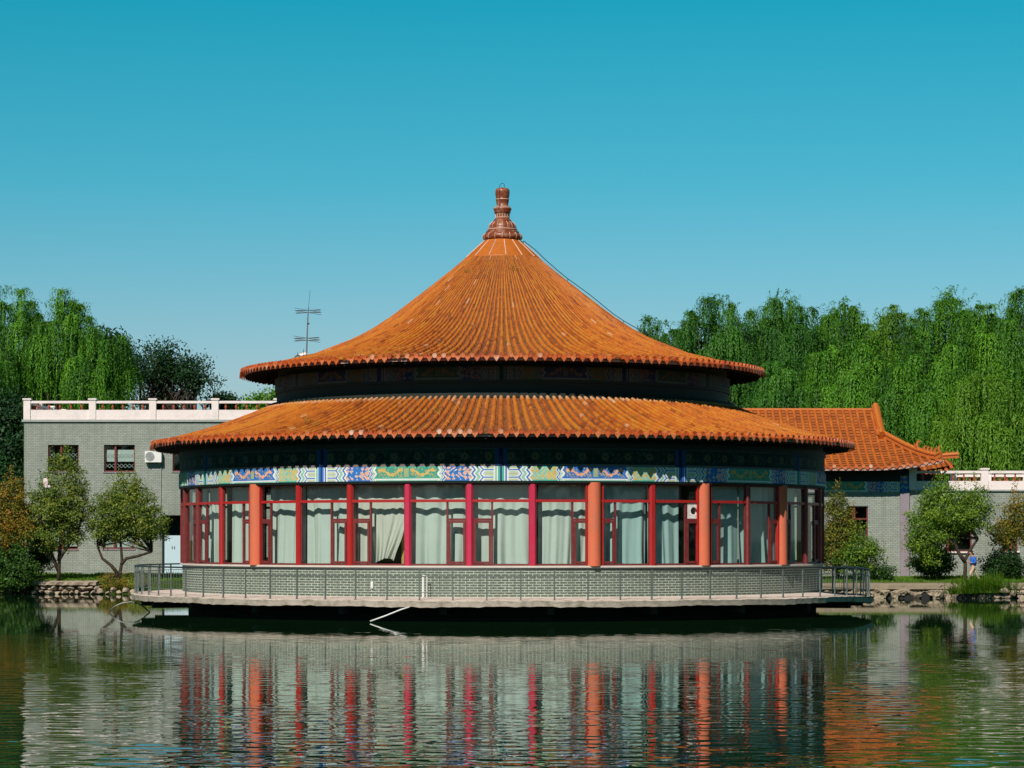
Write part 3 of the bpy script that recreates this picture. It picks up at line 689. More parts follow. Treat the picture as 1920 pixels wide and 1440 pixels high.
for phi, (lab, mat) in CUR.items():
    rg = random.Random(phi * 3 + 500); an = rad(phi); wdt = 2 * RCUR * math.sin(rad(5))
    xl, xr = -wdt / 2 + 0.02, wdt / 2 - 0.02
    if phi == 10: xl += 0.25
    if phi == 30: xr -= 0.85
    if phi == -60: xr -= 0.75
    if phi == -70: xr -= 0.4
    if phi == -40: xl += 0.35
    nfx, nz = 200, 46; ph = [rg.uniform(0, 6.28) for _ in range(8)]; fq = [rg.uniform(5, 8), rg.uniform(11, 15), rg.uniform(19, 25), rg.uniform(2, 3.4)]
    soft = rg.uniform(0.55, 1.1); V = np.zeros((nz + 1, nfx + 1, 3))
    warp = [rg.uniform(-0.25, 0.25) for _ in range(3)]
    for j in range(nz + 1):
        t_ = j / nz; z = 5.45 - t_ * (5.45 - 2.2)
        for i in range(nfx + 1):
            s_ = i / nfx; x = xl + (xr - xl) * s_
            env = 0.35 + 0.65 * abs(math.sin(fq[3] * x + ph[5] + warp[0] * t_ * 3))
            xx = x + warp[1] * t_ * t_ * (0.5 - s_) + 0.05 * math.sin(3.1 * t_ + ph[6])
            y = 1.7 * soft * env * (0.045 * math.sin(fq[0] * xx + ph[0]) + 0.030 * math.sin(fq[1] * xx + ph[1] + warp[2] * 6 * t_) + 0.013 * math.sin(fq[2] * xx + ph[2]))
            y *= 0.5 + 0.8 * t_; zz = z
            if j == nz: zz += 0.03 * math.sin(9 * x + ph[3])
            if phi == -20 and x > -0.45:         # the swag
                q = (x + 0.45) / (xr + 0.45)
                sw = max(0, t_ - 0.12) / 0.88
                x2 = x - sw ** 1.5 * q * 0.75
                dd = x2 * 0.55 + z * 0.9
                y += 0.06 * sw * math.sin(14 * (q - 0.55 * sw) + 3 * sw) + 0.035 * sw * math.sin(30 * (q * (1 + sw) - 0.5 * sw))
                zz = z + 0.30 * sw * sw * math.sin(q * 2.4) * (1 if t_ > 0.5 else 0.4) - 0.06
                x = x2
            V[j, i] = (x, y, zz)
    idx = np.arange((nz + 1) * (nfx + 1)).reshape(nz + 1, nfx + 1)
    fc = np.stack([idx[:-1, :-1], idx[1:, :-1], idx[1:, 1:], idx[:-1, 1:]], -1).reshape(-1, 4)
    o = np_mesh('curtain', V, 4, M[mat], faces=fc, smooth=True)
    o.location = (RCUR * math.sin(an), -RCUR * math.cos(an), 0); o.rotation_euler = (0, 0, an)
    tag(o, lab, 'curtain', 'curtains behind the pavilion windows')
bd = MB(); bd.box(-0.02, 0.55, 0, 0.03, -1.5, 1.5)
an = rad(-17.2); o = bd.build('wall_board', plain('ochre_board', (0.45, 0.30, 0.08), 0.7), loc=(13.4 * math.sin(an), -13.4 * math.cos(an), 3.7), rz=an)
tag(o, 'yellowish board standing behind the swept aside cream curtain', 'board')
# exhaust fan in the upper light left of the column at 35 degrees
an = rad(30); h = BW / 2 - 0.11
fan = empty('exhaust_fan', (RC * math.sin(an), -RC * math.cos(an), 0), an, 'white square exhaust fan in a small pane beside an orange column', 'fan')
cx, cz = h - CW / 2 + 0.0, (ZC + 0.09 + ZT - 0.04) / 2
mb = MB(); hx, hz = 0.31, 0.31; pts = []; q = 24
ring = [(0.15 * math.cos(2 * PI * i / q), 0.15 * math.sin(2 * PI * i / q)) for i in range(q)]
outer = []
for i in range(q):
    c_, s_ = math.cos(2 * PI * i / q), math.sin(2 * PI * i / q); k_ = 1 / max(abs(c_), abs(s_)); outer.append((hx * c_ * k_, hz * s_ * k_))
vs = [(cx + x, -0.035, cz + z) for x, z in outer] + [(cx + x, -0.035, cz + z) for x, z in ring] + [(cx + x, 0.09, cz + z) for x, z in ring]
mb.add(vs, [(i, (i + 1) % q, (i + 1) % q + q, i + q) for i in range(q)] + [(i + q, (i + 1) % q + q, (i + 1) % q + 2 * q, i + 2 * q) for i in range(q)])
mb.build('panel', plain('fan_white', (0.8, 0.78, 0.74), 0.6, 0.05, 3, dirt=(0.35, 0.05, 0.03), dirt_amt=0.35), fan)
mb = MB(); mb.tube([(cx, 0.0, cz), (cx, 0.06, cz)], 0.04, 10)
for k in range(5):
    R3 = Matrix.Rotation(2 * PI * k / 5, 3, 'Y') @ Matrix.Rotation(0.5, 3, 'X')
    mb.obox(Vector((cx, 0.03, cz)) + Matrix.Rotation(2 * PI * k / 5, 3, 'Y') @ Vector((0, 0, 0.085)), 0.06, 0.006, 0.11, R3)
mb.build('blades', M['black'], fan)

# ------------------------------------------------------------------ railing round the deck
RR = 16.33
ral = empty('deck_railing', (0, 0, 0.84), 0, 'grey green metal railing with slim posts round the edge of the pavilion deck', 'railing')
def rz_(an): return sagw(an, RR, 0)
def arc(z, a0, a1, n=160, r=RR): return [(r * math.sin(rad(a0 + (a1 - a0) * i / n)), -r * math.cos(rad(a0 + (a1 - a0) * i / n)), z + rz_(rad(a0 + (a1 - a0) * i / n))) for i in range(n + 1)]
A0, A1 = -138, 120; sp = 4.6
mb = MB(); mb.tube(arc(1.20, A0, A1), 0.033, 8); mb.build('top_rail', M['rail_d'], ral)
for zz, rr in ((0.93, 0.014), (0.30, 0.014)):
    mb = MB(); mb.tube(arc(zz, A0, A1), rr, 5); mb.build('middle_rail' if zz > 0.5 else 'bottom_rail', M['rail'], ral)
k = 0; an = -1.9 - sp * 29
posts = []
while an < A1:
    if an > A0: posts.append(an)
    an += sp
pm = MB(); pm.box(-0.026, 0.026, -0.026, 0.026, 0.0, 1.18); pm.box(-0.05, 0.05, -0.05, 0.05, -0.005, 0.02)
p0 = pm.build('post', M['rail'], ral)
bm_ = MB()
for q in range(1, 5):
    x = (q / 5 - 0.5) * 2 * RR * math.sin(rad(sp / 2)); bm_.tube([(x, 0.0, 0.30), (x, 0.0, 0.93)], 0.0075, 4)
b0 = bm_.build('baluster_panel', M['rail'], ral)
for i, an in enumerate(posts):
    o = p0 if i == 0 else p0.copy()
    if i: COL.objects.link(o); o.parent = ral
    o.location = (RR * math.sin(rad(an)), -RR * math.cos(rad(an)), rz_(rad(an))); o.rotation_euler = (0, 0, rad(an))
    if i < len(posts) - 1:
        am = an + sp / 2; b_ = b0 if i == 0 else b0.copy()
        if i: COL.objects.link(b_); b_.parent = ral
        r2 = RR * math.cos(rad(sp / 2)); b_.location = (r2 * math.sin(rad(am)), -r2 * math.cos(rad(am)), rz_(rad(am))); b_.rotation_euler = (0, 0, rad(am))

# ------------------------------------------------------------------ small things on and round the pavilion
def pipe(name, label, pts, r, mat, cat='pipe'):
    mb = MB(); p0_ = Vector(pts[0]); mb.tube([Vector(p) - p0_ for p in pts], r, 7); o = mb.build(name, mat, loc=p0_, smooth=True); return tag(o, label, cat)
d_ = 115 - 16.7
pipe('white_pipe', 'thin white pipe slanting from the deck edge down into the water', [P(768, 1138, d_), P(752, 1143, d_), P(722, 1155, d_), P(694, 1165, d_)], 0.030, M['wmetal'])
pipe('arched_hose', 'thin grey hose arching over the water at the left tip of the deck', [P(206, 1145, 112), P(215, 1137, 112), P(228, 1131, 112), P(245, 1128.5, 112), P(258, 1131, 112), P(268, 1137, 112), P(281, 1148, 112)], 0.03, M['rail'], 'hose')
wd = 115 - RW - 0.08
dp = empty('drain_pipes', P(795, 1120, wd), 0, 'pair of white drain pipes standing against the brick plinth left of the finial line', 'pipe'); l0 = dp.location.copy()
mb = MB(); mb.tube([P(793.5, 1120, wd) - l0, P(793.5, 1082, wd) - l0], 0.045, 8); mb.build('thick_pipe', M['wmetal'], dp)
mb = MB(); mb.tube([P(800.5, 1120, wd) - l0, P(800.5, 1080, wd) - l0, P(792, 1079, wd) - l0], 0.022, 8); mb.build('thin_pipe', M['wmetal'], dp)
mb = MB(); mb.box(-0.05, 0.05, -0.04, 0.03, -0.13, 0.13); mb.box(-0.03, 0.03, -0.06, -0.04, -0.09, 0.09)
an = rad(-21); o = mb.build('wall_box', M['wmetal'], loc=(14.29 * math.sin(an), -14.29 * math.cos(an), 1.38), rz=an); tag(o, 'small pale box fixed low on the brick plinth', 'box')

# antenna and dishes on the upper roof
ad = 113.0
ant = empty('roof_antenna', P(575, 668, ad), 0, 'tall thin aerial mast with two sets of crossed rods above the upper roof', 'antenna'); l0 = ant.location.copy()
mb = MB(); mb.tube([P(574.5, 672, ad) - l0, P(577, 600, ad) - l0, P(578.5, 576, ad) - l0], [0.035, 0.028, 0.022], 6); mb.tube([P(578.5, 577, ad) - l0, P(581.5, 544, ad) - l0], 0.010, 5)
mb.build('mast', M['steel'], ant)
for py, cx_ in ((584, 578), (636, 575.5)):
    mb = MB()
    for k in range(4):
        s_ = 0.55 * (1 if k < 2 else -1); dz = (k % 2) * 0.10
        c_ = P(cx_, py, ad) - l0 + Vector((0, 0, dz - 0.05))
        mb.tube([c_ + Vector((-0.55, -s_, 0.05)), c_ + Vector((0.55, s_, -0.05))], 0.009, 4)
        mb.tube([c_ + Vector((-0.55, 0.25 * s_, -0.03)), c_ + Vector((0.55, -0.25 * s_, 0.03))], 0.009, 4)
    mb.build('cross_rods', M['steel'], ant)
mb = MB(); c_ = P(578, 607, ad) - l0; mb.box(c_.x - 0.04, c_.x + 0.05, c_.y - 0.04, c_.y + 0.04, c_.z - 0.03, c_.z + 0.03); mb.build('junction_box', M['black'], ant)
def dish(px, py, r_, mat, label, tilt):
    c_ = P(px, py, ad); e_ = empty('satellite_dish', c_, 0, label, 'dish')
    mb = MB(); mb.lathe([(0.01, -0.08), (r_ * 0.5, -0.05), (r_, 0.02), (r_ + 0.01, 0.03), (r_ * 0.5, -0.03), (0.01, -0.06)], 20)
    o = mb.build('reflector', mat, e_, smooth=True); o.rotation_euler = tilt
    mb = MB(); mb.tube([(0, 0, -0.03), (0.03, 0.05, -0.40)], 0.03, 6); mb.build('stand', M['black'], e_)
    mb = MB(); mb.tube([(0, 0, 0), (0.02, -0.12, 0.2)], 0.012, 5); mb.build('feed_arm', M['black'], e_)
dish(569, 664, 0.19, M['wmetal'], 'pale satellite dish tilted to the sky at the foot of the roof aerial', (0.5, -0.2, 0))
dish(558, 670, 0.14, M['steel'], 'smaller dark satellite dish lower on the roof left of the pale dish', (0.7, -0.4, 0))

# roof weeds
def tuft(name, c, n, hgt, spread, mat, label=None, cat='plant', group=None, seed=1, lw=(0.10, 0.03), parent=None):
    rs = np.random.RandomState(seed); base = np.zeros((n, 3)); base[:, :2] = rs.normal(0, spread * 0.35, (n, 2)); t_ = rs.rand(n, 1)
    dr = rs.normal(0, 0.45, (n, 3)); dr[:, 2] = 1; dr /= np.linalg.norm(dr, axis=1, keepdims=True)
    C = base + dr * hgt * t_ * rs.uniform(0.5, 1, (n, 1)); C[:, 2] -= 0.15 * hgt * (np.linalg.norm(C[:, :2], axis=1) / max(spread, .01)) ** 2 * 0.3
    D = dr + rs.normal(0, 0.3, (n, 3)); Nn = rs.normal(0, 1, (n, 3))
    Q = leaf_quads(C, D, Nn, lw[0] * rs.uniform(.6, 1.4, n), lw[1] * rs.uniform(.6, 1.4, n))
    o = np_mesh(name, Q, 4, mat, parent, vals=rs.rand(n)); o.location = c
    return tag(o, label, cat, group) if label else o
for i, (r_, ph, prof_, lab) in enumerate(((13.4, -36, LOW, 'dry weeds sprouting between lower roof tiles above the leftmost orange column'), (14.2, -32, LOW, 'small weed tuft near the lower eave left of the blue painted post'),
        (12.3, -12, LOW, 'weed tuft growing in the middle of the lower roof'), (2.6, 10, UPP, 'little dark weed just below the finial'), (2.7, -35, UPP, 'tiny weed on the upper left slope of the upper roof'), (13.0, 24, LOW, 'sparse weeds on the right part of the lower roof'))):
    an = rad(ph); tuft('roof_weed', (r_ * math.sin(an), -r_ * math.cos(an), interp(prof_, r_) + 0.05), 60, 0.28, 0.35, M['weed'], lab, 'weed', 'weeds on the pavilion roofs', seed=i + 3, lw=(0.09, 0.02))

# ------------------------------------------------------------------ building on the left
def wall_with_holes(name, x0, x1, z0, z1, y, th, holes, mat, parent):
    """front wall in the plane y, openings (xa, xb, za, zb) left out and given reveals"""
    xsx = sorted(set([x0, x1] + [h_[0] for h_ in holes] + [h_[1] for h_ in holes])); zsz = sorted(set([z0, z1] + [h_[2] for h_ in holes] + [h_[3] for h_ in holes]))
    mb = MB()
    for i in range(len(xsx) - 1):
        for j in range(len(zsz) - 1):
            cx_, cz_ = (xsx[i] + xsx[i + 1]) / 2, (zsz[j] + zsz[j + 1]) / 2
            if any(h_[0] < cx_ < h_[1] and h_[2] < cz_ < h_[3] for h_ in holes): continue
            a_, b_, c_, d__ = xsx[i], xsx[i + 1], zsz[j], zsz[j + 1]
            mb.add([(a_, y, c_), (b_, y, c_), (b_, y, d__), (a_, y, d__)], [(0, 1, 2, 3)])
    for a_, b_, c_, d__ in holes:
        mb.add([(a_, y, c_), (b_, y, c_), (b_, y + th, c_), (a_, y + th, c_)], [(0, 3, 2, 1)])
        mb.add([(a_, y, d__), (b_, y, d__), (b_, y + th, d__), (a_, y + th, d__)], [(0, 1, 2, 3)])
        mb.add([(a_, y, c_), (a_, y + th, c_), (a_, y + th, d__), (a_, y, d__)], [(0, 1, 2, 3)])
        mb.add([(b_, y, c_), (b_, y + th, c_), (b_, y + th, d__), (b_, y, d__)], [(0, 3, 2, 1)])
    return mb.build(name, mat, parent)
def small_window(parent, x0, x1, z0, z1, y, bars=(0.4,), trans=None, blind=None, lattice=False, fmat='maroon'):
    mb = MB(); t_ = 0.07
    mb.box(x0, x1, y, y + 0.06, z0, z0 + t_); mb.box(x0, x1, y, y + 0.06, z1 - t_, z1)
    mb.box(x0, x0 + t_, y + 0.002, y + 0.058, z0 + t_, z1 - t_); mb.box(x1 - t_, x1, y + 0.002, y + 0.058, z0 + t_, z1 - t_)
    for b_ in bars:
        xb = x0 + (x1 - x0) * b_; mb.box(xb - 0.06, xb + 0.06, y - 0.01, y + 0.057, z0 + t_, z1 - t_)
    if trans: zt = z0 + (z1 - z0) * trans; mb.box(x0 + t_, x1 - t_, y - 0.004, y + 0.056, zt - 0.05, zt + 0.05)
    wn = mb.build('window', M[fmat], parent)
    mb = MB(); mb.add([(x0 + t_, y + .05, z0 + t_), (x1 - t_, y + .05, z0 + t_), (x1 - t_, y + .05, z1 - t_), (x0 + t_, y + .05, z1 - t_)], [(0, 1, 2, 3)]); mb.build('pane', M['bglass'], wn)
    if blind:
        za = z0 + (z1 - z0) * blind[0]; zb = z0 + (z1 - z0) * blind[1]; mb = MB(); n = 26
        for i in range(n):
            xa = x0 + t_ + (x1 - x0 - 2 * t_) * i / n; xb = xa + (x1 - x0 - 2 * t_) / n; yy = y + 0.16
            mb.add([(xa, yy, za), ((xa + xb) / 2, yy + 0.03, za), ((xa + xb) / 2, yy + 0.03, zb), (xa, yy, zb)], [(0, 1, 2, 3)])
            mb.add([((xa + xb) / 2, yy + 0.03, za), (xb, yy, za), (xb, yy, zb), ((xa + xb) / 2, yy + 0.03, zb)], [(0, 1, 2, 3)])
        mb.build('blind', M['wmetal'], wn)
    if lattice:
        mb = MB(); L_ = (x1 - x0); n = 7
        for i in range(n):
            for s_ in (1, -1):
                xa = x0 + t_ + (L_ - 0.2) * i / n; xb = xa + (L_ - 0.2) / n
                for zc in (0.22, 0.62):
                    zz = z0 + (z1 - z0) * zc; dz = 0.12
                    mb.tube([(xa, y + 0.11, zz - s_ * dz), (xb, y + 0.11, zz + s_ * dz)], 0.012, 4)
        mb.build('lattice', M['wmetal'], wn)
    return wn
def parapet(parent, p0_, p1_, zb, posts_, zs=(1.32, 0.50), nb=5, wall=0.62):
    """low wall, posts, rail and balusters between two plan points; posts_ fractions"""
    p0_, p1_ = Vector((*p0_, 0)), Vector((*p1_, 0)); d = p1_ - p0_; L_ = d.length; an_ = math.atan2(d.y, d.x)
    R3 = Matrix.Rotation(an_, 3, 'Z')
    def A(s_, z): return p0_ + d * s_ + Vector((0, 0, z))
    h = zs[0]
    mb = MB(); mb.obox(A(0.5, zb + wall / 2), L_, 0.22, wall, R3); mb.build('parapet_wall', M['white'], parent)
    mb = MB(); mb.obox(A(0.5, zb + h - 0.08), L_, 0.24, 0.15, R3); mb.build('parapet_rail', M['white'], parent)
    for s_ in posts_:
        mb = MB(); mb.obox(A(s_, zb + (h + 0.05) / 2), 0.42, 0.34, h + 0.05, R3); mb.obox(A(s_, zb + h + 0.10), 0.52, 0.44, 0.10, R3); mb.build('parapet_post', M['white'], parent)
    for a_, b_ in zip(posts_[:-1], posts_[1:]):
        for q in range(1, nb + 1):
            s_ = a_ + (b_ - a_) * q / (nb + 1); z0_, z1_ = zb + wall, zb + h - 0.155; hh = z1_ - z0_
            mb = MB(); c_ = A(s_, 0)
            pr = [(0.07, 0), (0.07, .06), (0.04, .1), (0.055, .25), (0.085, .42), (0.055, .6), (0.04, .8), (0.07, .92), (0.07, 1)]
            mb.lathe([(r_, z0_ + t_ * hh) for r_, t_ in pr], 8, c=(c_.x, c_.y)); mb.build('baluster', M['rust'], parent)
YL = 43.2; DL = YL - CY
XA, XB = PX(45, DL), PX(640, DL)
ZB, ZTOP = 0.85, PZ(791, DL)
lb = empty('grey_brick_building', (0, 0, 0), 0, 'two storey pale grey brick building with white balustraded roof terrace left of the pavilion', 'building')
hol = []
def pxr(px0, px1, py0, py1): return (PX(px0, DL), PX(px1, DL), PZ(py1, DL), PZ(py0, DL))
h1, h2, h3 = pxr(90, 147.5, 834, 884), pxr(195, 253, 834, 884.5), pxr(323.5, 382, 834, 884)
h4, h5 = pxr(88, 146, 975, 1030), pxr(193, 252, 975, 1029)
h6 = pxr(308, 400, 966, 1068)
wall_with_holes('wall', XA, XB, ZB - 1, ZTOP, YL, 0.22, [h1, h2, h3, h4, h5, h6], M['grey_brick'], lb)
mb = MB(); YB = 65.0
mb.add([(XA, YL, ZB - 1), (XA, YB, ZB - 1), (XA, YB, ZTOP), (XA, YL, ZTOP)], [(0, 3, 2, 1)]); mb.add([(XB, YL, ZB - 1), (XB, YB, ZB - 1), (XB, YB, ZTOP), (XB, YL, ZTOP)], [(0, 1, 2, 3)])
mb.add([(XA, YB, ZB - 1), (XB, YB, ZB - 1), (XB, YB, ZTOP), (XA, YB, ZTOP)], [(0, 3, 2, 1)]); mb.build('side_walls', M['grey_brick'], lb)
mb = MB(); mb.box(XA + 0.1, XB - 0.1, YL + 1.4, YL + 1.5, ZB, ZTOP - 0.1); mb.build('room_wall', M['room'], lb)
mb = MB(); mb.box(XA - 0.12, XB + 0.1, YL - 0.12, YB + 0.1, ZTOP, ZTOP + 0.14); mb.build('coping', M['coping'], lb)
small_window(lb, *h1, YL + 0.12, (0.42,), lattice=True); small_window(lb, *h2, YL + 0.12, (0.36,), blind=(0.38, 0.82), lattice=True)
small_window(lb, *h3, YL + 0.12, (0.36,)); small_window(lb, *h4, YL + 0.12, (0.5,), blind=(0.1, 0.9)); small_window(lb, *h5, YL + 0.12, (0.36,), blind=(0.05, 0.9), lattice=True)
for (a_, b_, c_, dd) in (h1, h2, h3, h4, h5):
    mb = MB(); mb.box(a_ - 0.06, b_ + 0.06, YL - 0.05, YL + 0.119, c_ - 0.07, c_ + 0.0); mb.build('window_sill', M['pilaster'], lb)
# blue doors under the dark porch
dr = MB(); a_, b_ = h6[0] + 0.02, h6[1]; zt = PZ(1004, DL)
dr.box(a_, (a_ + b_) / 2 - 0.01, YL - 0.01, YL + 0.06, ZB, zt); dr.box((a_ + b_) / 2 + 0.01, b_, YL - 0.01, YL + 0.06, ZB, zt); do = dr.build('door', M['bluedoor'], lb)
mb = MB(); 
for s_ in (-1, 1):
    x_ = PX(325, DL) + s_ * 0.07; mb.box(x_ - 0.02, x_ + 0.02, YL - 0.05, YL - 0.011, PZ(1029, DL), PZ(1024, DL))
mb.build('handle', M['steel'], do)
mb = MB(); mb.tube([(h6[0] - 0.08, YL - 0.1, ZB), (h6[0] - 0.08, YL - 0.1, PZ(966, DL))], 0.05, 6); mb.build('drainpipe', M['rail_d'], lb)
ps = [(PX(p_, DL) - XA) / (XB - XA) for p_ in (51, 173.5, 286.5, 403.5, 521, 635)]; zp = ZTOP + 0.14
parapet(lb, (XA, YL + 0.05), (XB, YL + 0.05), zp, ps, wall=0.60, zs=(1.16, 0))
parapet(lb, (XA + 0.1, YL + 0.5), (XA + 0.1, YB), zp, [0.0, .2, .4, .6, .8, 1.0], wall=0.60, zs=(1.16, 0))
parapet(lb, (XA, YB), (XB, YB), zp, [0.0, .2, .4, .6, .8, 1.0], wall=0.60, zs=(1.16, 0))
# air conditioner
ac = empty('air_conditioner', P(289, 857, DL), 0, 'white air conditioning unit on grey brick wall beside the left eave tip', 'air conditioner'); l0 = ac.location.copy()
mb = MB(); mb.box(-0.52, 0.50, -0.42, -0.06, -0.33, 0.36); mb.build('casing', M['wmetal'], ac)
mb = MB(); q = 24
for rr in (0.27, 0.21, 0.15, 0.09):
    mb.tube([(-0.2 + rr * math.cos(2 * PI * i / q), -0.435, 0.02 + rr * math.sin(2 * PI * i / q)) for i in range(q + 1)], 0.014, 4)
for k in range(8): mb.tube([(-0.2, -0.435, 0.02), (-0.2 + 0.27 * math.cos(k * PI / 4), -0.435, 0.02 + 0.27 * math.sin(k * PI / 4))], 0.008, 4)
g_ = mb.build('fan_grille', M['coping'], ac)
mb = MB(); mb.tube([(-0.2, -0.424, 0.02), (-0.2, -0.422, 0.02)], 0.26, 20); mb.build('fan_opening', plain('fan_shadow', (0.42, 0.45, 0.44), 0.7), ac)
for s_ in (-0.35, 0.35):
    mb = MB(); mb.box(s_ - 0.025, s_ + 0.025, -0.44, 0.0, -0.37, -0.335); mb.tube([(s_, -0.4, -0.36), (s_, -0.02, -0.62)], 0.02, 4); mb.build('bracket', M['steel'], ac)
mb = MB(); mb.tube([P(302, 872, DL - .05) - l0, P(302, 900, DL - .05) - l0, P(301, 965, DL - .05) - l0], 0.02, 5); mb.build('hose', M['coping'], ac)

# ------------------------------------------------------------------ hall with hipped tile roof and the wing on the right
YH = 33.5; DH = YH - CY
hl = empty('tiled_hall', (0, 0, 0), 0, 'low grey brick hall with orange gabled hip roof and painted frieze right of the pavilion', 'hall')
hx0, hx1 = 8.0, PX(1705, DH); zf = PZ(923, DH); zg = 0.7
hh = (PX(1588, DH), PX(1627.5, DH), PZ(1012, DH), PZ(949, DH))
wall_with_holes('wall', hx0, PX(1687.5, DH), zg - 0.8, zf, YH, 0.25, [hh], M['grey_brick'], hl)
mb = MB(); mb.box(hx0, hx1 - 0.1, YH + 1.5, YH + 1.6, zg, zf); mb.build('room_wall', M['room'], hl)
small_window(hl, *hh, YH + 0.12, (0.36,), trans=0.62)
mb = MB(); mb.box(PX(1687.5, DH), PX(1704.5, DH), YH - 0.12, YH + 0.3, zg - 0.8, zf); mb.build('pilaster', M['pilaster'], hl)
# frieze painted cell by cell
def flat_painted(name, x0, x1, z0, z1, y, fn, parent, cell=0.025):
    nu, nv = int((x1 - x0) / cell), max(2, int((z1 - z0) / cell)); X = np.linspace(x0, x1, nu + 1); Z = np.linspace(z0, z1, nv + 1)
    V = np.zeros((nv + 1, nu + 1, 3)); V[:, :, 0] = X; V[:, :, 1] = y; V[:, :, 2] = Z[:, None]
    idx = np.arange((nv + 1) * (nu + 1)).reshape(nv + 1, nu + 1); fc = np.stack([idx[:-1, :-1], idx[:-1, 1:], idx[1:, 1:], idx[1:, :-1]], -1).reshape(-1, 4)
    cols = np.zeros((nv, nu, 3))
    for i in range(nu):
        for j in range(nv): cols[j, i] = fn((X[i] + X[i + 1]) / 2, (Z[j] + Z[j + 1]) / 2 - z0)
    return np_mesh(name, V, 4, M['paint'], parent, colors=cols.reshape(-1, 3), faces=fc)
xc = PX(1585, DH); hf = 3.3
def frz(x, v):
    c_ = beam_col(((x - xc + hf) % (2 * hf)) - hf, v, 0, hf, 0.62)
    return c_
flat_painted('painted_frieze', hx0, PX(1687, DH), zf, zf + 0.62, YH - 0.06, frz, hl)
flat_painted('painted_frieze', PX(1688.5, DH), PX(1703, DH), zf, zf + 0.95, YH - 0.06, lambda x, v: (LG if abs(v - 0.3 - 0.06 * math.sin(x * 18)) < 0.04 else (GO if blob(x * .7, v * .7) > 0.3 and v > 0.45 else BL)), hl)
mb = MB(); mb.box(hx0, PX(1704, DH), YH - 0.03, YH + 0.2, zf + 0.005, PZ(884, DH) + 0.4); mb.build('upper_board', M['green_dark'], hl)
# roof: eave y z as function of x (turned-up corner), ridge behind
ex1 = PX(1762, DH - 1.6); yE = YH - 1.6; yR = YH + 4.4; zE0 = PZ(876, DH - 1.6); zR = PZ(770, yR - CY); xR = PX(1642, yR - CY)
def eave_z(x): t_ = max(0, (x - (ex1 - 4.2)) / 4.2); return zE0 + 0.42 * t_ ** 2
def hall_surf(x, s_):          # s_ 0 at the eave, 1 at the ridge line
    y = yE + (yR - yE) * s_; zc = s_ ** 1.18
    return Vector((x, y, eave_z(x) * (1 - s_) ** 1.5 + (1 - (1 - s_) ** 1.5) * zE0 + (zR - zE0) * zc))
sg = (PZ(812, DH + 1.2) - zE0) / (zR - zE0)     # share of the slope where gable begins
def smax(x):
    if x <= xR: return 1.0
    return max(0.0, sg * (ex1 - x) / (ex1 - xR)) if x > xR + 0.01 else sg
pn, tb, ev = MB(), MB(), MB(); rg = random.Random(11); spc = 0.42; x = hx0
while x < ex1 - 0.05:
    sm = smax(x)
    n = max(1, int(sm * 22))
    for j in range(n):
        a_, b_ = sm * j / n, sm * (j + 1) / n
        pn.val = rg.uniform(0.2, 0.9); off = Vector((0, 0, -0.03))
        p1, p2, p3, p4 = hall_surf(x, a_) - off * 0 + Vector((0, 0, 0.03)), hall_surf(x + spc, a_) + Vector((0, 0, 0.03)), hall_surf(x + spc, min(b_, max(smax(x + spc), 0.0001) if x > xR else b_)), hall_surf(x, b_)
        pn.add([p1, p2, p3, p4], [(0, 1, 2, 3)])
        tb.val = min(1, max(0, rg.gauss(0.55, 0.22))); q0, q1 = hall_surf(x, a_) + Vector((0, 0, 0.05)), hall_surf(x, b_) + Vector((0, 0, 0.05))
        tb.tube([q0 + Vector((0, 0, 0.0)), q1], [0.098, 0.088], 8)
    p = hall_surf(x, 0); ev.val = rg.uniform(0.3, 1.0)
    ev.tube([p + Vector((0, -0.06, 0.05)), p + Vector((0, 0.05, 0.055))], 0.105, 10)
    ev.val = rg.uniform(0.3, 0.9); c_ = hall_surf(x + spc / 2, 0)
    ev.add([c_ + Vector((dx, -0.07, dz)) for dx, dz in ((-.14, 0.02), (-.12, -.07), (0, -.17), (.12, -.07), (.14, 0.02))] + [c_ + Vector((dx, -0.03, dz)) for dx, dz in ((-.14, 0.02), (-.12, -.07), (0, -.17), (.12, -.07), (.14, 0.02))],
           [(0, 1, 2, 3, 4), (9, 8, 7, 6, 5), (0, 5, 6, 1), (1, 6, 7, 2), (2, 7, 8, 3), (3, 8, 9, 4)])
    x += spc
ro = pn.build('roof', M['pan2'], hl, fval=True); tb.build('tube_tiles', M['tile2'], ro, fval=True); ev.build('eave_tiles', M['eave'], ro, fval=True)
mb = MB(); x = hx0
while x < ex1 - 0.1:
    p, q_ = hall_surf(x, 0), hall_surf(x + spc, 0); mb.obox((p + q_) / 2 + Vector((0, 0.02, -0.12)), spc * 1.02, 0.04, 0.15, Matrix.Rotation(-math.atan2(q_.z - p.z, spc), 3, 'Y')); x += spc
mb.build('fascia', M['fascia'], ro)
mb = MB(); 
mb.add([(hx0, yE + 0.05, zE0 - 0.18), (ex1 - 3, yE + 0.05, zE0 - 0.18), (ex1, yE + 0.05, zE0 + 0.18), (ex1 - 1.3, YH + 0.2, zE0 + 0.2), (hx0, YH + 0.2, zE0 + 0.1)], [(0, 4, 3, 2, 1)])
mb.build('soffit', M['black_green'], ro)
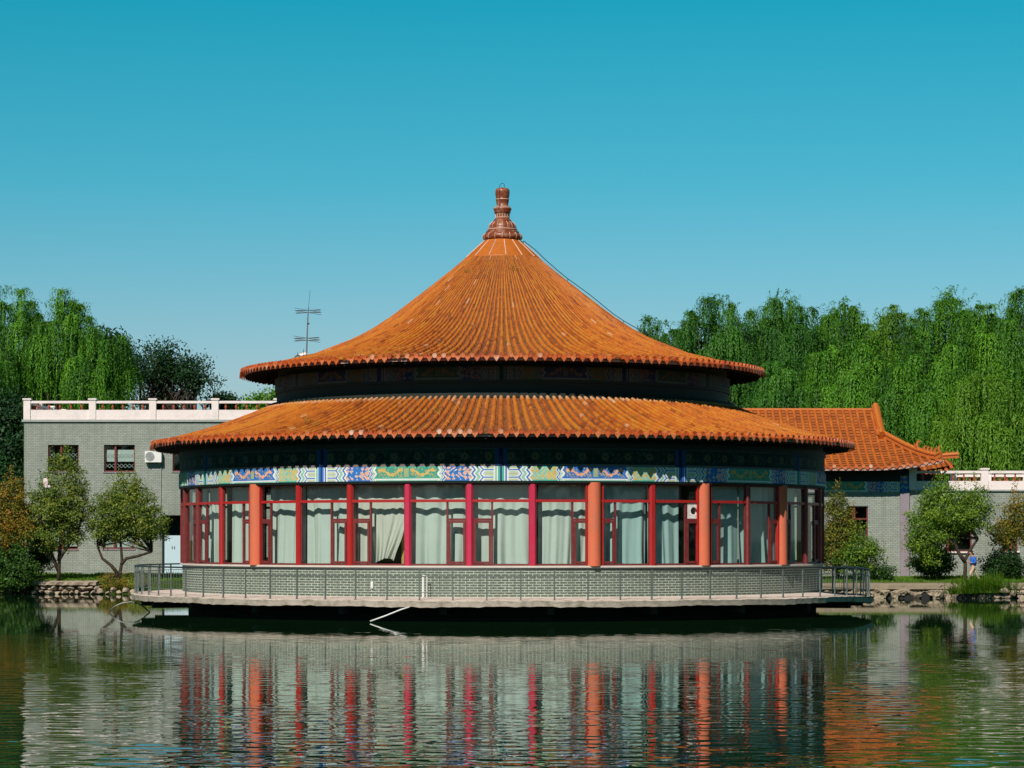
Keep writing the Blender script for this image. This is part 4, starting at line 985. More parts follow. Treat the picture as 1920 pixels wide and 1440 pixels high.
# right hip slope, back slope and gable
hip_t = hall_surf(xR, sg); hip_b = hall_surf(ex1, 0)
zback = zE0; yBk = yR + (yR - yE)
mb = MB(); mb.val = 0.5
hb2 = Vector((ex1, yBk, hip_b.z)); ht2 = Vector((xR, 2 * yR - hip_t.y, hip_t.z))
mb.add([hip_b, hb2, ht2, hip_t], [(0, 1, 2, 3)]); mb.add([Vector((hx0, yBk, zE0)), Vector((ex1, yBk, zE0)), ht2, Vector((xR, yR, zR)), Vector((hx0, yR, zR))], [(0, 4, 3, 2, 1)])
mb.build('end_slope', M['tile2'], ro, fval=True)
mb = MB(); mb.add([hip_t, ht2, Vector((xR, yR, zR))], [(0, 1, 2)]); mb.build('gable', M['rust'], ro)
def ridge(pts, w_, h_, name, parent, mat='tile2'):
    mb = MB(); pts = [Vector(p) for p in pts]
    for p, q_ in zip(pts[:-1], pts[1:]):
        d = q_ - p; R3 = d.to_track_quat('X', 'Z').to_matrix(); up_ = R3 @ Vector((0, 0, 1)); c_ = (p + q_) / 2
        mb.val = 0.6; mb.obox(c_ + up_ * h_ * 0.30, d.length * 1.02, w_, h_ * 0.6, R3); mb.val = 0.2; mb.obox(c_ + up_ * h_ * 0.66, d.length * 1.02, w_ * 1.5, h_ * 0.12, R3)
        mb.val = 0.85; mb.tube([p + up_ * h_ * 0.8, q_ + up_ * h_ * 0.8], w_ * 0.6, 8)
    return mb.build(name, M[mat], parent, fval=True)
ridge([hall_surf(xR - 0.05, 1.0) + Vector((0, 0, .05)), hall_surf(xR - 0.05, 0.8), hall_surf(xR - .05, sg * 0.93)], 0.30, 0.42, 'gable_ridge', ro)
ridge([hip_t + Vector((0, 0, 0))] + [hall_surf(xR + (ex1 - xR) * k_, sg * (1 - k_)) + Vector((0, 0, 0.02)) for k_ in (.2, .4, .6, .8, .95)] + [hip_b + Vector((0.12, -0.1, 0.16))], 0.2, 0.36, 'hip_ridge', ro)
mb = MB(); mb.val = 0.7; mb.tube([hall_surf(hx0, 1) + Vector((0, 0, .05)), hall_surf(xR, 1) + Vector((0, 0, .05))], 0.10, 8); mb.build('main_ridge', M['tile2'], ro, fval=True)
def beast(c, s_, parent):
    mb = MB(); mb.val = 0.5
    mb.tube([c, c + Vector((-0.02, 0, 0.13)) * s_, c + Vector((0.01, 0, 0.22)) * s_, c + Vector((0.04, 0, 0.27)) * s_], [0.08 * s_, 0.07 * s_, 0.05 * s_, 0.055 * s_], 6)
    mb.tube([c + Vector((0.03, 0, 0.27)) * s_, c + Vector((0.11, -0.02, 0.25)) * s_], [0.05 * s_, 0.025 * s_], 5); mb.tube([c + Vector((0.01, 0, 0.28)) * s_, c + Vector((0.0, 0, 0.36)) * s_], [0.03 * s_, 0.008 * s_], 4)
    mb.tube([c + Vector((-0.06, 0, 0.05)) * s_, c + Vector((-0.12, 0, 0.2)) * s_], [0.035 * s_, 0.015 * s_], 4)
    mb.build('roof_figure', M['tile2'], parent, fval=True)
for k_ in (0.62, 0.74, 0.80, 0.86, 0.92, 0.99):
    beast(hall_surf(xR + (ex1 - xR) * k_, sg * (1 - k_)) + Vector((0, 0, 0.36 + (0.16 if k_ > .95 else 0))), 1.0 if k_ > 0.65 else 1.5, ro)
beast(hall_surf(xR - 0.1, sg) + Vector((-0.15, -0.1, 0.1)), 1.6, ro)
# rear hall corner, a second eave further back
rh = empty('rear_hall_roof', (0, 0, 0), 0, 'small orange roof corner poking out behind the hall eave at its right end', 'roof')
db = 156.0; A_ = [P(1690, 866, db), P(1745, 862, db), P(1797, 860, db)]; B_ = [P(1690, 886, db - 2), P(1750, 886, db - 2), P(1792, 868, db - 2)]
pn, tb, ev = MB(), MB(), MB()
xx = B_[0].x
while xx < B_[2].x:
    t_ = (xx - B_[0].x) / (B_[2].x - B_[0].x); zlo = B_[0].z + (0.55 if t_ > .6 else 0) * ((t_ - .6) / .4) ** 2 * 1.0 if t_ > .6 else B_[0].z
    lo = Vector((xx, B_[0].y, zlo)); hi = Vector((xx, A_[0].y, A_[0].z + 0.1 * t_))
    tb.val = rg.random(); tb.tube([lo, hi], [0.1, 0.09], 7); pn.val = .5; pn.add([lo + Vector((0, 0, -.04)), lo + Vector((.3, 0, -.04)), hi + Vector((.3, 0, -.04)), hi + Vector((0, 0, -.04))], [(0, 1, 2, 3)])
    ev.val = 0.6; ev.tube([lo + Vector((0, -.05, 0)), lo + Vector((0, .05, 0))], .11, 8); xx += 0.3
pn.build('pan_tiles', M['pan'], rh, fval=True); tb.build('tube_tiles', M['tile2'], rh, fval=True); ev.build('eave_tiles', M['eave'], rh, fval=True)
ridge([A_[0], A_[1], A_[2] + Vector((0, 0, 0.05))], 0.2, 0.3, 'ridge', rh)
for px in (1774, 1785, 1795): beast(P(px, 861, db) + Vector((0, 0, 0.22)), .8, rh)
mb = MB(); mb.add([B_[0] + Vector((0, .05, -.1)), B_[2] + Vector((0, .05, -.1)), A_[2] + Vector((0, 2, -.5)), A_[0] + Vector((0, 2, -.5))], [(0, 3, 2, 1)]); mb.build('soffit', M['black_green'], rh)
mb = MB(); mb.box(B_[0].x - 2, B_[2].x - 1.0, A_[0].y + 0.5, A_[0].y + 3, 0.5, A_[0].z - 0.2); mb.build('wall', M['green_dark'], rh)

wg = empty('grey_brick_wing', (0, 0, 0), 0, 'long low grey brick wing with white parapet at the right edge of the photo', 'building')
wx0, wx1 = PX(1705, DH), 40.0; zw = PZ(921, DH)
w1 = (PX(1773, DH), PX(1822, DH), PZ(1034, DH), PZ(985, DH)); w2 = (PX(1879, DH), PX(1908, DH), PZ(1033, DH), PZ(978, DH))
wall_with_holes('wall', wx0, wx1, zg - 0.8, zw, YH + 0.02, 0.2, [w1, w2], M['grey_brick'], wg)
mb = MB(); mb.box(wx0 + 0.1, wx1, YH + 1.5, YH + 1.6, zg, zw - 0.1); mb.build('room_wall', M['room'], wg)
small_window(wg, *w1, YH + 0.12, (0.1,)); small_window(wg, *w2, YH + 0.12, (0.6,))
for (a_, b_, c_, dd) in (w1, w2):
    mb = MB(); mb.box(a_ - 0.1, b_ + 0.1, YH - 0.1, YH + 0.119, c_ - 0.09, c_); mb.build('window_sill', M['white'], wg)
mb = MB(); mb.box(wx0, wx1, YH - 0.1, YH + 9, zw, zw + 0.09); mb.build('coping', M['coping'], wg)
parapet(wg, (wx0, YH + 0.05), (wx1, YH + 0.05), zw + 0.09, [(PX(p_, DH) - wx0) / (wx1 - wx0) for p_ in (1711, 1846, 1981)], wall=0.50, zs=(1.10, 0), nb=6)
parapet(wg, (wx0 + 4, YH + 8.6), (wx1, YH + 8.6), zw + 0.09, [0.0, .17, .36, .55, .74, 1.0], wall=0.50, zs=(1.10, 0), nb=5)

# ------------------------------------------------------------------ banks
def rock_mb(mb, c, sx, sy, sz, seed):
    rs = random.Random(seed); bm = bmesh.new(); bmesh.ops.create_icosphere(bm, subdivisions=2, radius=1.0)
    ax = [Vector((rs.gauss(0, 1), rs.gauss(0, 1), rs.gauss(0, 1))).normalized() for _ in range(9)]; cut = [rs.uniform(0.42, 0.8) for _ in range(9)]
    vs = []
    for v in bm.verts:
        p = v.co.copy()
        for a_, c_ in zip(ax, cut):
            d = p.dot(a_)
            if d > c_: p -= a_ * (d - c_) * 0.97
        p *= 1 + rs.gauss(0, 0.03)
        vs.append((c[0] + p.x * sx, c[1] + p.y * sy, c[2] + p.z * sz))
    bm.verts.index_update(); fs = [tuple(v.index for v in f.verts) for f in bm.faces]; mb.add(vs, fs); bm.free()
dl = 34.2 - CY
lw = MB(); rg = random.Random(5)
core = MB(); core.box(PX(66, dl), PX(186, dl), 34.0, 34.6, -0.4, 0.62)
for row, (zc, hgt) in enumerate(((0.10, 0.17), (0.36, 0.17))):
    px = 58 + row * 6
    while px < 186:
        ww = rg.uniform(10, 24); rock_mb(lw, (PX(px + ww / 2, dl), 34.0 + rg.uniform(-.12, .1), zc + rg.uniform(-.03, .03)), ww / 31 / 2 * 1.12, 0.42, hgt, rg.randint(0, 9999)); px += ww * 0.86
rw = tag(lw.build('retaining_wall', M['stone']), 'rough stone retaining wall with flat slabs along the left bank', 'wall')
core.build('wall_core', M['mortar'], rw)
for i, (a_, b_) in enumerate(((63, 101), (99, 152), (150, 183))):
    mb = MB(); x0_, x1_ = PX(a_, dl), PX(b_, dl); n = 8; vs = []
    for k in range(n + 1):
        x_ = x0_ + (x1_ - x0_) * k / n
        for y_, z_ in ((33.62, 0.54), (33.58, 0.70), (34.5, 0.78), (34.5, 0.5)): vs.append((x_, y_ + rg.gauss(0, .03), z_ + rg.gauss(0, .012)))
    mb.add(vs, [(4 * k + q, 4 * k + (q + 1) % 4, 4 * k + 4 + (q + 1) % 4, 4 * k + 4 + q) for k in range(n) for q in range(4)] + [(0, 1, 2, 3), (4 * n + 3, 4 * n + 2, 4 * n + 1, 4 * n)])
    mb.build('slab', M['stone'], rw)
labs = ['low grey rock', 'rounded tan rock', 'flat pale rock', 'small chipped rock', 'pale angular rock']
for i, (px, py, w_, h_, lb_) in enumerate(((190, 1108, 12, 10, 'rounded rock just right of the left stone wall'), (203, 1112, 9, 7, 'small flat rock at the waterline under the rusty shrub'), (214, 1106, 11, 11, 'pale upright rock below the grassy bank'),
        (226, 1111, 12, 8, 'low rock between two taller ones left of the deck'), (238, 1106, 12, 12, 'tan boulder just left of the railing corner'), (252, 1110, 12, 9, 'pale rock seen through the left end of the railing'),
        (66, 1111, 12, 7, 'flat rock at the left foot of the stone wall'), (268, 1112, 13, 7, 'low rock behind the railing at the left end of the deck'))):
    mb = MB(); s_ = dl / F; rock_mb(mb, (0, 0, 0), w_ * s_ * .62, .35, h_ * s_ * .62, i + 40)
    o = mb.build('rock', M['stone'], loc=(PX(px, dl), 33.75, PZ(py, dl) + 0.02)); tag(o, lb_, 'rock', 'rocks along the left waterline')
# right bank: concrete topped rubble wall with dark hollows at its foot
drb = 23.4 - CY
core = MB(); X0, X1 = 6.0, 45.0
core.box(X0, X1, 23.53, 24.2, -0.8, 0.70)
rwl = MB(); rs_ = np.random.RandomState(9); XR0 = PX(1868, drb)
nxx, nzz = 620, 14; gx = np.linspace(X0, XR0, nxx); vs = []
from mathutils import noise as mn
for i in range(nxx):
    x_ = gx[i]; pxx = 960 + (x_ - CX) * F / drb
    hole = max(0.0, mn.noise(Vector((x_ * 1.15, 3.3, 0))) + 0.28 * mn.noise(Vector((x_ * 4.0, 8.3, 0))) - 0.02) * 0.85 if pxx > 1600 else 0.03
    zb = -0.25 if hole < 0.03 else min(0.38, 0.02 + hole)
    for j in range(nzz):
        t_ = j / (nzz - 1); z_ = zb + (0.71 - zb) * t_
        cell = mn.cell(Vector((x_ * 1.9 + 0.35 * math.floor(z_ / 0.26), math.floor(z_ / 0.26) * 1.7, 1.0)))
        y_ = 23.42 - 0.16 * mn.noise(Vector((x_ * 2.6, z_ * 4.2, 0))) - 0.06 * mn.noise(Vector((x_ * 9, z_ * 12, 4))) - 0.07 * cell + (0.08 if j == 0 else 0)
        vs.append((x_, y_, z_))
rwl.add(vs, [(i * nzz + j, (i + 1) * nzz + j, (i + 1) * nzz + j + 1, i * nzz + j + 1) for i in range(nxx - 1) for j in range(nzz - 1)])
rwo = tag(rwl.build('retaining_wall', M['path']), 'rubble stone wall under the right bank path with dark hollows at its foot', 'wall')
core.build('wall_core', M['black'], rwo)  # black colour stands in for the shade inside the hollows
rwl = MB(); x_ = XR0
while x_ < X1:
    ww = rg.uniform(.3, .8)
    for zc, hh_ in ((0.10, 0.17), (0.36, 0.17), (0.60, 0.14)):
        w2_ = ww * rg.uniform(.8, 1.1); rock_mb(rwl, (x_ + rg.uniform(-.1, .1), 23.5 + rg.uniform(-.04, .06), zc + rg.uniform(-.03, .03)), w2_ * .6, 0.24, hh_, rg.randint(0, 9999))
    x_ += ww * 0.95
rwl.build('rubble', M['stone'], rwo)
pth = MB(); n = 90; vs = []
for k in range(n + 1):
    x_ = X0 + (X1 - X0) * k / n
    j = rg.gauss(0, .015)
    for y_, z_ in ((23.36 + j * 2, 0.50), (23.34 + j * 2, 0.735 + j * .5), (23.42 + j, 0.76), (25.4 + j * 6, 0.81)): vs.append((x_, y_, z_))
pth.add(vs, [(4 * k + q, 4 * k + q + 1, 4 * k + 5 + q, 4 * k + 4 + q) for k in range(n) for q in range(3)])
tag(pth.build('path', M['path']), kind='structure')
for i, (px, py, w_, h_, lb_) in enumerate(((1722, 1119, 16, 9, 'dark hollowed rock at the waterline left of the walking person'), (1765, 1117, 14, 12, 'dark pointed rock at the foot of the path wall'), (1881, 1108, 16, 13, 'pale cracked boulder right of the grass clump'), (1900, 1112, 14, 12, 'tan boulder near the right edge at the waterline'))):
    mb = MB(); s_ = drb / F; rock_mb(mb, (0, 0, 0), w_ * s_ * .6, .3, h_ * s_ * .6, i + 70)
    tag(mb.build('rock', M['mortar'] if i < 2 else M['stone'], loc=(PX(px, drb), 23.2, PZ(py, drb))), lb_, 'rock', 'rocks along the right waterline')

# grass cover on both banks
def grass(name, x0, x1, n, seed, dy0, dy1, hgt):
    rs = np.random.RandomState(seed); X = rs.uniform(x0, x1, n); dd = rs.uniform(dy0, dy1, n)
    Y = np.array([shore(x_) for x_ in X]) + dd; Z = np.array([ground_z(x_, y_) for x_, y_ in zip(X, Y)])
    clump = 0.5 + 0.5 * np.sin(X * 2.1 + 1.3 * np.sin(Y * 3)) * np.sin(Y * 2.7 + X)
    H = hgt * rs.uniform(.5, 1.4, n) * (0.6 + 0.8 * clump)
    D = rs.normal(0, .35, (n, 3)); D[:, 2] = 1; D /= np.linalg.norm(D, axis=1, keepdims=True)
    C = np.stack([X, Y, Z + H * 0.45], 1); Nn = rs.normal(0, 1, (n, 3)); Nn[:, 2] *= .2
    return tag(np_mesh(name, leaf_quads(C, D, Nn, H, H * 0.22 + 0.012), 4, M['grass'], vals=np.clip(rs.normal(.45, .25, n), 0, 1)), kind='stuff')
g1 = grass('grass', -33, -9, 26000, 1, 0.45, 7.5, 0.13); g2 = grass('grass', 8, 33, 26000, 2, 2.2, 8.5, 0.10)
tag(g1, 'short green and rusty grass on the left bank in front of the brick building', 'grass'); tag(g2, 'strip of mown green grass between the path and the right walls', 'grass')

# ------------------------------------------------------------------ trees and plants
def limb_path(a_, b_, rs, bend=0.12, n=6, sagf=0.0):
    a_, b_ = Vector(a_), Vector(b_); L_ = (b_ - a_).length; off = Vector(rs.normal(0, 1, 3)) * L_ * bend
    return [a_.lerp(b_, t_) + off * math.sin(PI * t_) * (0.5) + Vector((0, 0, sagf * L_ * math.sin(PI * t_))) for t_ in [i / (n - 1) for i in range(n)]]

def willow(px, top, wpx, depth, seed, mat, label, zlow=5.0, n_tuft=150, base_px=None, squash=1.0, group='willow trees behind the buildings', dens=1.0):
    """weeping willow: trunk, arching limbs, tassels of hanging strands carrying leaves"""
    rs = np.random.RandomState(seed); s_ = depth / F
    X = PX(px, depth); Y = CY + depth; ztop = PZ(top, depth); Rx = wpx * s_ / 2; g = 1.0
    tree = empty('willow_tree', (X, Y, g), 0, label, 'willow tree', group)
    H = ztop - g
    cz = H - Rx * 1.05 * squash - .08 * Rx; Ry = Rx * 0.9; Rz = Rx * 1.05 * squash
    # limbs
    tk = MB(); fork = Vector((rs.normal(0, .3), rs.normal(0, .3), H * 0.30)); tk.tube(limb_path((0, 0, -0.2), fork, rs, .05), [0.55, .5, .45, .42, .4, .38], 9); lim = MB()
    nu = int(30 + n_tuft * 0.095); Q = []; VV = []; ga = 2.399963; su = min(1.15, Rx / 3.6) ** .5
    low_el = -0.75
    for i in range(nu):
        f_ = (i + .5) / nu; se = 1 - f_ * (1 - math.sin(low_el)) + rs.normal(0, .05); el = math.asin(max(-.85, min(1, se))); th = i * ga + rs.normal(0, .25)
        k_ = (rs.uniform(.70, 1.0) if rs.rand() < .75 else rs.uniform(.35, .7)) + .06 * math.sin(3 * th + seed)
        d = np.array([math.cos(el) * math.cos(th), math.cos(el) * math.sin(th), math.sin(el)])
        c_ = np.array([Rx * k_ * d[0], Ry * k_ * d[1], cz + Rz * k_ * d[2] + (rs.uniform(-.1, .9) if el > .6 else 0)])
        if c_[2] + g < zlow + 1.2 or (el < 1.0 and math.sin(2.3 * th + seed * 1.7) * math.sin(3.1 * el + seed) > .62): continue
        Ru = rs.uniform(.65, 1.30) * su; Lu = rs.uniform(1.5, 3.6) * su; tone = rs.normal(.5, .17)
        if i % 3 == 0: lim.tube(limb_path(fork, c_, rs, .10, 6, .10), [0.16, .13, .10, .07, .05, .02], 5)
        for q in range(rs.randint(34, 54)):
            ph = rs.uniform(0, 2 * PI); u = np.array([math.cos(ph), math.sin(ph), 0]); rr_ = Ru * rs.uniform(.25, 1.1); L_ = min(Lu * rs.uniform(.55, 1.2), max(.7, c_[2] + g - zlow))
            m = int(L_ / .15) + 5; t_ = np.linspace(0, 1, m)
            pts = c_ + (u * rr_ + d * [.35, .35, 0] * Ru)[None, :] * (1 - np.exp(-3.6 * t_))[:, None] + rs.normal(0, .06, 3)
            pts[:, 2] += .42 * rr_ * np.sin(PI * np.minimum(1, 1.6 * t_ + .12)) - L_ * t_ ** 1.6
            tan = np.gradient(pts, axis=0); tan /= (np.linalg.norm(tan, axis=1, keepdims=True) + 1e-9)
            dirs = tan + rs.normal(0, .36, (m, 3)); C = pts + rs.normal(0, .04, (m, 3))
            Nn = rs.normal(0, .5, (m, 3)) + 1.1 * u + .7 * d * [1, 1, 0] + np.outer(1.3 * (1 - t_) + .1, [0, 0, 1])
            Q.append(leaf_quads(C, dirs, Nn, rs.uniform(.15, .31, m), rs.uniform(.05, .095, m))); VV.append(np.clip(tone + rs.normal(0, .15, m), 0, 1))
    for i in range(14):                    # wispy shoots on top
        th = rs.uniform(0, 2 * PI); k_ = rs.uniform(0, .6); b0_ = np.array([Rx * k_ * math.cos(th), Ry * k_ * math.sin(th), cz + Rz * math.sqrt(1 - k_ * k_) + .2]); h_ = rs.uniform(.5, 1.3); m = 16; t_ = np.linspace(0, 1, m)
        bx_ = rs.normal(0, .5, 3); pts = b0_ + np.outer(t_, [0, 0, h_]) + np.outer(t_ ** 2, bx_ * [1, 1, 0]) - np.outer(t_ ** 3, [0, 0, h_ * .5])
        Q.append(leaf_quads(pts + rs.normal(0, .04, (m, 3)), rs.normal(0, .5, (m, 3)) + [0, 0, .6], rs.normal(0, 1, (m, 3)), rs.uniform(.12, .25, m), rs.uniform(.04, .07, m))); VV.append(np.full(m, .5))
    tr_o = tk.build('trunk', M['bark'], tree, smooth=True); lim.build('limbs', M['bark'], tr_o, smooth=True)
    np_mesh('crown', np.concatenate(Q), 4, mat, tree, vals=np.concatenate(VV))
    return tree

def broadleaf(name, label, cat, base, crown, n_cl, per, lsize, mat, seed, trunk_r=0.1, forks=5, cl_r=0.45, shell=0.55, group=None, barkm='bark', droop=0.0, stems=None, top_twigs=0, tone=(.5, .2)):
    """crown: list of (x, y, z, rx, ry, rz) ellipsoids relative to base"""
    rs = np.random.RandomState(seed); tree = empty(name, base, 0, label, cat, group)
    vol = np.array([c_[3] * c_[4] * c_[5] for c_ in crown]); vol = vol / vol.sum(); Q = []; VV = []; tips = []
    for k in range(n_cl):
        c_ = crown[rs.choice(len(crown), p=vol)]; d = rs.normal(0, 1, 3); d /= np.linalg.norm(d)
        r_ = rs.uniform(shell, 1.0) ** 0.6 * (1 + rs.normal(0, .07)); p = np.array(c_[:3]) + d * r_ * np.array(c_[3:])
        tips.append(p); tn = rs.normal(tone[0], tone[1] * .7)
        m = max(3, int(per * rs.uniform(.5, 1.5)))
        C = p + rs.normal(0, cl_r * .42, (m, 3)) * [1, 1, .65]
        oc = C - np.array(c_[:3]); oc /= (np.linalg.norm(oc, axis=1, keepdims=True) + 1e-6); lo_ = (C - p) / (cl_r * .6 + 1e-6)
        D = rs.normal(0, 1, (m, 3)) + [0, 0, -.3 - droop]; Nn = rs.normal(0, .6, (m, 3)) + .8 * oc + .5 * lo_ + [0, 0, .4]
        Q.append(leaf_quads(C, D, Nn, lsize * rs.uniform(.7, 1.4, m), lsize * .55 * rs.uniform(.7, 1.3, m))); VV.append(np.clip(tn + rs.normal(0, tone[1], m), 0, 1))
    for k in range(top_twigs):           # upright shoots sticking out of the crown
        c_ = crown[rs.choice(len(crown), p=vol)]; th = rs.uniform(0, 2 * PI); u = rs.uniform(0, .8)
        p = np.array([c_[0] + c_[3] * u * math.cos(th), c_[1] + c_[4] * u * math.sin(th), c_[2] + c_[5] * math.sqrt(max(0, 1 - u * u)) * .9]); L_ = rs.uniform(.5, 1.2); m = int(L_ / .035)
        t_ = rs.rand(m, 1); dr_ = np.array([rs.normal(0, .18), rs.normal(0, .18), 1.0]); C = p + dr_ * t_ * L_ + rs.normal(0, .06, (m, 3))
        Q.append(leaf_quads(C, rs.normal(0, 1, (m, 3)) + [0, 0, .6], rs.normal(0, 1, (m, 3)), lsize * rs.uniform(.6, 1.2, m), lsize * .5 * rs.uniform(.7, 1.2, m))); VV.append(np.clip(rs.normal(.6, .15, m), 0, 1))
    tips = np.array(tips); tk = MB(); lim = MB(); cen = np.average([c_[:3] for c_ in crown], axis=0, weights=vol)
    if stems is None: stems = [[(0, 0, -.15), (cen[0] * .15, cen[1] * .15, cen[2] * .40)]]
    ends = []
    for st in stems:
        pts = [Vector(p) for p in st]; n = len(pts); tk.tube(pts, [trunk_r * (1 - .45 * i / max(1, n - 1)) for i in range(n)], 8); ends.append(pts[-1])
    for k in range(forks * len(stems)):
        e_ = ends[k % len(ends)]; dd = np.linalg.norm(tips - np.array(e_), axis=1); cand = tips[rs.randint(len(tips))]
        path = limb_path(e_, cand, rs, .13, 6, .04); lim.tube(path, [trunk_r * v_ for v_ in (.5, .4, .3, .22, .15, .07)], 5)
        for q in range(4):
            p = path[2 + q % 3]; near = tips[np.argsort(np.linalg.norm(tips - np.array(p), axis=1))[rs.randint(3, 18) % len(tips)]]
            lim.tube(limb_path(p, near, rs, .12, 4), [trunk_r * v_ for v_ in (.2, .14, .09, .04)], 4)
    to = tk.build('trunk', M[barkm], tree, smooth=True); lim.build('limbs', M[barkm], to, smooth=True)
    np_mesh('crown', np.concatenate(Q), 4, mat, tree, vals=np.concatenate(VV)); return tree

# willows behind the left building
willow(18, 547, 190, 196, 11, M['willow'], 'tallest bright willow at the left edge of the photo', zlow=3, n_tuft=520)
willow(118, 566, 130, 192, 12, M['willow'], 'narrow pointed willow second from the left edge', zlow=6, n_tuft=400, squash=1.25)
willow(182, 632, 120, 190, 13, M['willow'], 'lower willow whose tassels touch the left end of the white balustrade', zlow=6, n_tuft=320, squash=1.1)
willow(-70, 600, 190, 192, 14, M['willow_d'], 'dark willow cut by the left edge of the photo', zlow=3, n_tuft=300)
s_ = 200 / F
def B(px, py, d): p = P(px, py, d); return p
def ell(base, px, py, rx, ry, d, ryy=None):          # ellipsoid in photo pixels -> local
    p = P(px, py, d) - Vector(base); k_ = d / F; return (p.x, p.y, p.z, rx * k_, (ryy or rx * .8) * k_, ry * k_)
b = (PX(205, 200), 85, 1.0); broadleaf('broadleaf_tree', 'dark round tree between the left willows and the airy tree', 'tree', b, [ell(b, 185, 672, 55, 46, 200), ell(b, 210, 690, 40, 40, 198)], 330, 60, .30, M['acacia'], 21, .3, 6, 1.3, .2)
b = (PX(312, 196), 81, 1.0); broadleaf('broadleaf_tree', 'airy dark green tree with see-through lower branches above the white balustrade', 'tree', b,
    [ell(b, 305, 668, 42, 26, 196), ell(b, 345, 690, 48, 26, 196), ell(b, 275, 695, 42, 30, 195), ell(b, 375, 715, 35, 24, 196), ell(b, 320, 710, 60, 26, 197), ell(b, 300, 745, 50, 20, 197)],
    270, 40, .22, M['acacia'], 22, .25, 26, 1.0, .15, top_twigs=0, stems=[[(0, 0, 0), (-.3, 0, 3), (-1.2, 0, 6.5), (-1.8, 0, 9)], [(0, 0, 0), (.2, 0, 4), (1.0, 0, 7), (2.4, 0, 9)], [(0, 0, 0), (.1, 0, 5), (.2, 0, 9)]])
b = (PX(418, 200), 85, 1.0); broadleaf('broadleaf_tree', 'small dark treetop just over the balustrade left of the upper roof', 'tree', b, [ell(b, 420, 760, 26, 22, 200)], 60, 40, .26, M['acacia'], 23, .2, 6, .8, .2)
b = (PX(505, 200), 85, 1.0); broadleaf('broadleaf_tree', 'yellow green treetop seen through the balustrade beside the upper drum', 'tree', b, [ell(b, 495, 765, 45, 28, 200), ell(b, 535, 750, 30, 26, 200)], 110, 50, .26, M['willow_y'], 24, .2, 6, .9, .2)
b = (PX(120, 206), 91, 1.0); broadleaf('broadleaf_tree', 'dark foliage low behind the left willows and the balustrade', 'tree', b, [ell(b, 60, 740, 70, 50, 206), ell(b, 170, 745, 70, 42, 206)], 330, 60, .3, M['acacia'], 27, .2, 6, 1.3, .2)
# dark mass left of the building
b = (PX(10, 165), 50, 1.0); broadleaf('broadleaf_tree', 'big dark tree filling the left edge beside the grey brick building', 'tree', b, [ell(b, 8, 830, 46, 90, 165), ell(b, 5, 930, 44, 60, 163), ell(b, 12, 1000, 34, 50, 160)], 520, 55, .28, M['acacia'], 25, .3, 10, 1.2, .2)
# willows on the right
R_ = [(1232, 612, 130, 196, 31, 'willow_d', 'low willow crown rising just right of the upper roof slope', 9, 260, 1.0),
      (1345, 562, 200, 192, 32, 'willow_d', 'broad dark willow above the right end of the lower roof', 6, 560, 1.0),
      (1462, 556, 170, 194, 33, 'willow_d', 'dark rounded willow second of the tall ones right of the pavilion', 5, 480, 1.05),
      (1582, 570, 130, 198, 34, 'willow', 'narrow bright willow top standing behind the hall ridge', 7, 340, 1.2),
      (1668, 586, 150, 200, 35, 'willow_y', 'yellowish rounded willow between two greener ones', 7, 380, 1.0),
      (1785, 548, 190, 192, 36, 'willow', 'highest willow with wispy top shoots right of the yellowish one', 4, 620, 1.15),
      (1905, 556, 190, 190, 37, 'willow', 'tall light willow cut by the right edge of the photo', 4, 600, 1.15),
      (1600, 640, 190, 176, 38, 'willow', 'bushy lighter willow standing right behind the orange hall roof', 6, 620, 0.9),
      (1715, 660, 190, 172, 39, 'willow', 'front willow whose tassels hang behind the upturned hall corner', 4.5, 620, 1.1),
      (1855, 700, 200, 168, 40, 'willow_y', 'front willow with long pale tassels over the white parapet', 4.5, 640, 1.0),
      (1465, 680, 150, 178, 41, 'willow_d', 'shaded willow low between the upper eave and the hall ridge', 6, 400, 1.0)]
for px, top, wp, dep, sd_, mt, lab, zl, nt_, sq in R_:
    willow(px, top, wp, dep, sd_, M[mt], lab, zlow=zl, n_tuft=nt_, squash=sq)
b = (PX(1520, 205), 90, 1.0); broadleaf('broadleaf_tree', 'dark leafy tree filling the gap between willows above the hall ridge', 'tree', b, [ell(b, 1500, 700, 130, 80, 205), ell(b, 1380, 720, 100, 60, 205)], 420, 60, .34, M['acacia'], 43, .3, 8, 1.6, .2)
b = (PX(1810, 178), 63, 1.0); broadleaf('broadleaf_tree', 'dark low foliage behind the white parapet at the right', 'tree', b, [ell(b, 1760, 860, 60, 50, 178), ell(b, 1860, 870, 70, 45, 178), ell(b, 1930, 865, 50, 45, 178)], 330, 60, .28, M['acacia'], 47, .2, 6, 1.2, .2)
b = (PX(1780, 206), 91, 1.0); broadleaf('broadleaf_tree', 'dark leafy tree deep behind the right willows', 'tree', b, [ell(b, 1700, 760, 120, 110, 206), ell(b, 1860, 760, 120, 120, 206)], 480, 60, .34, M['acacia'], 44, .3, 8, 1.6, .2)

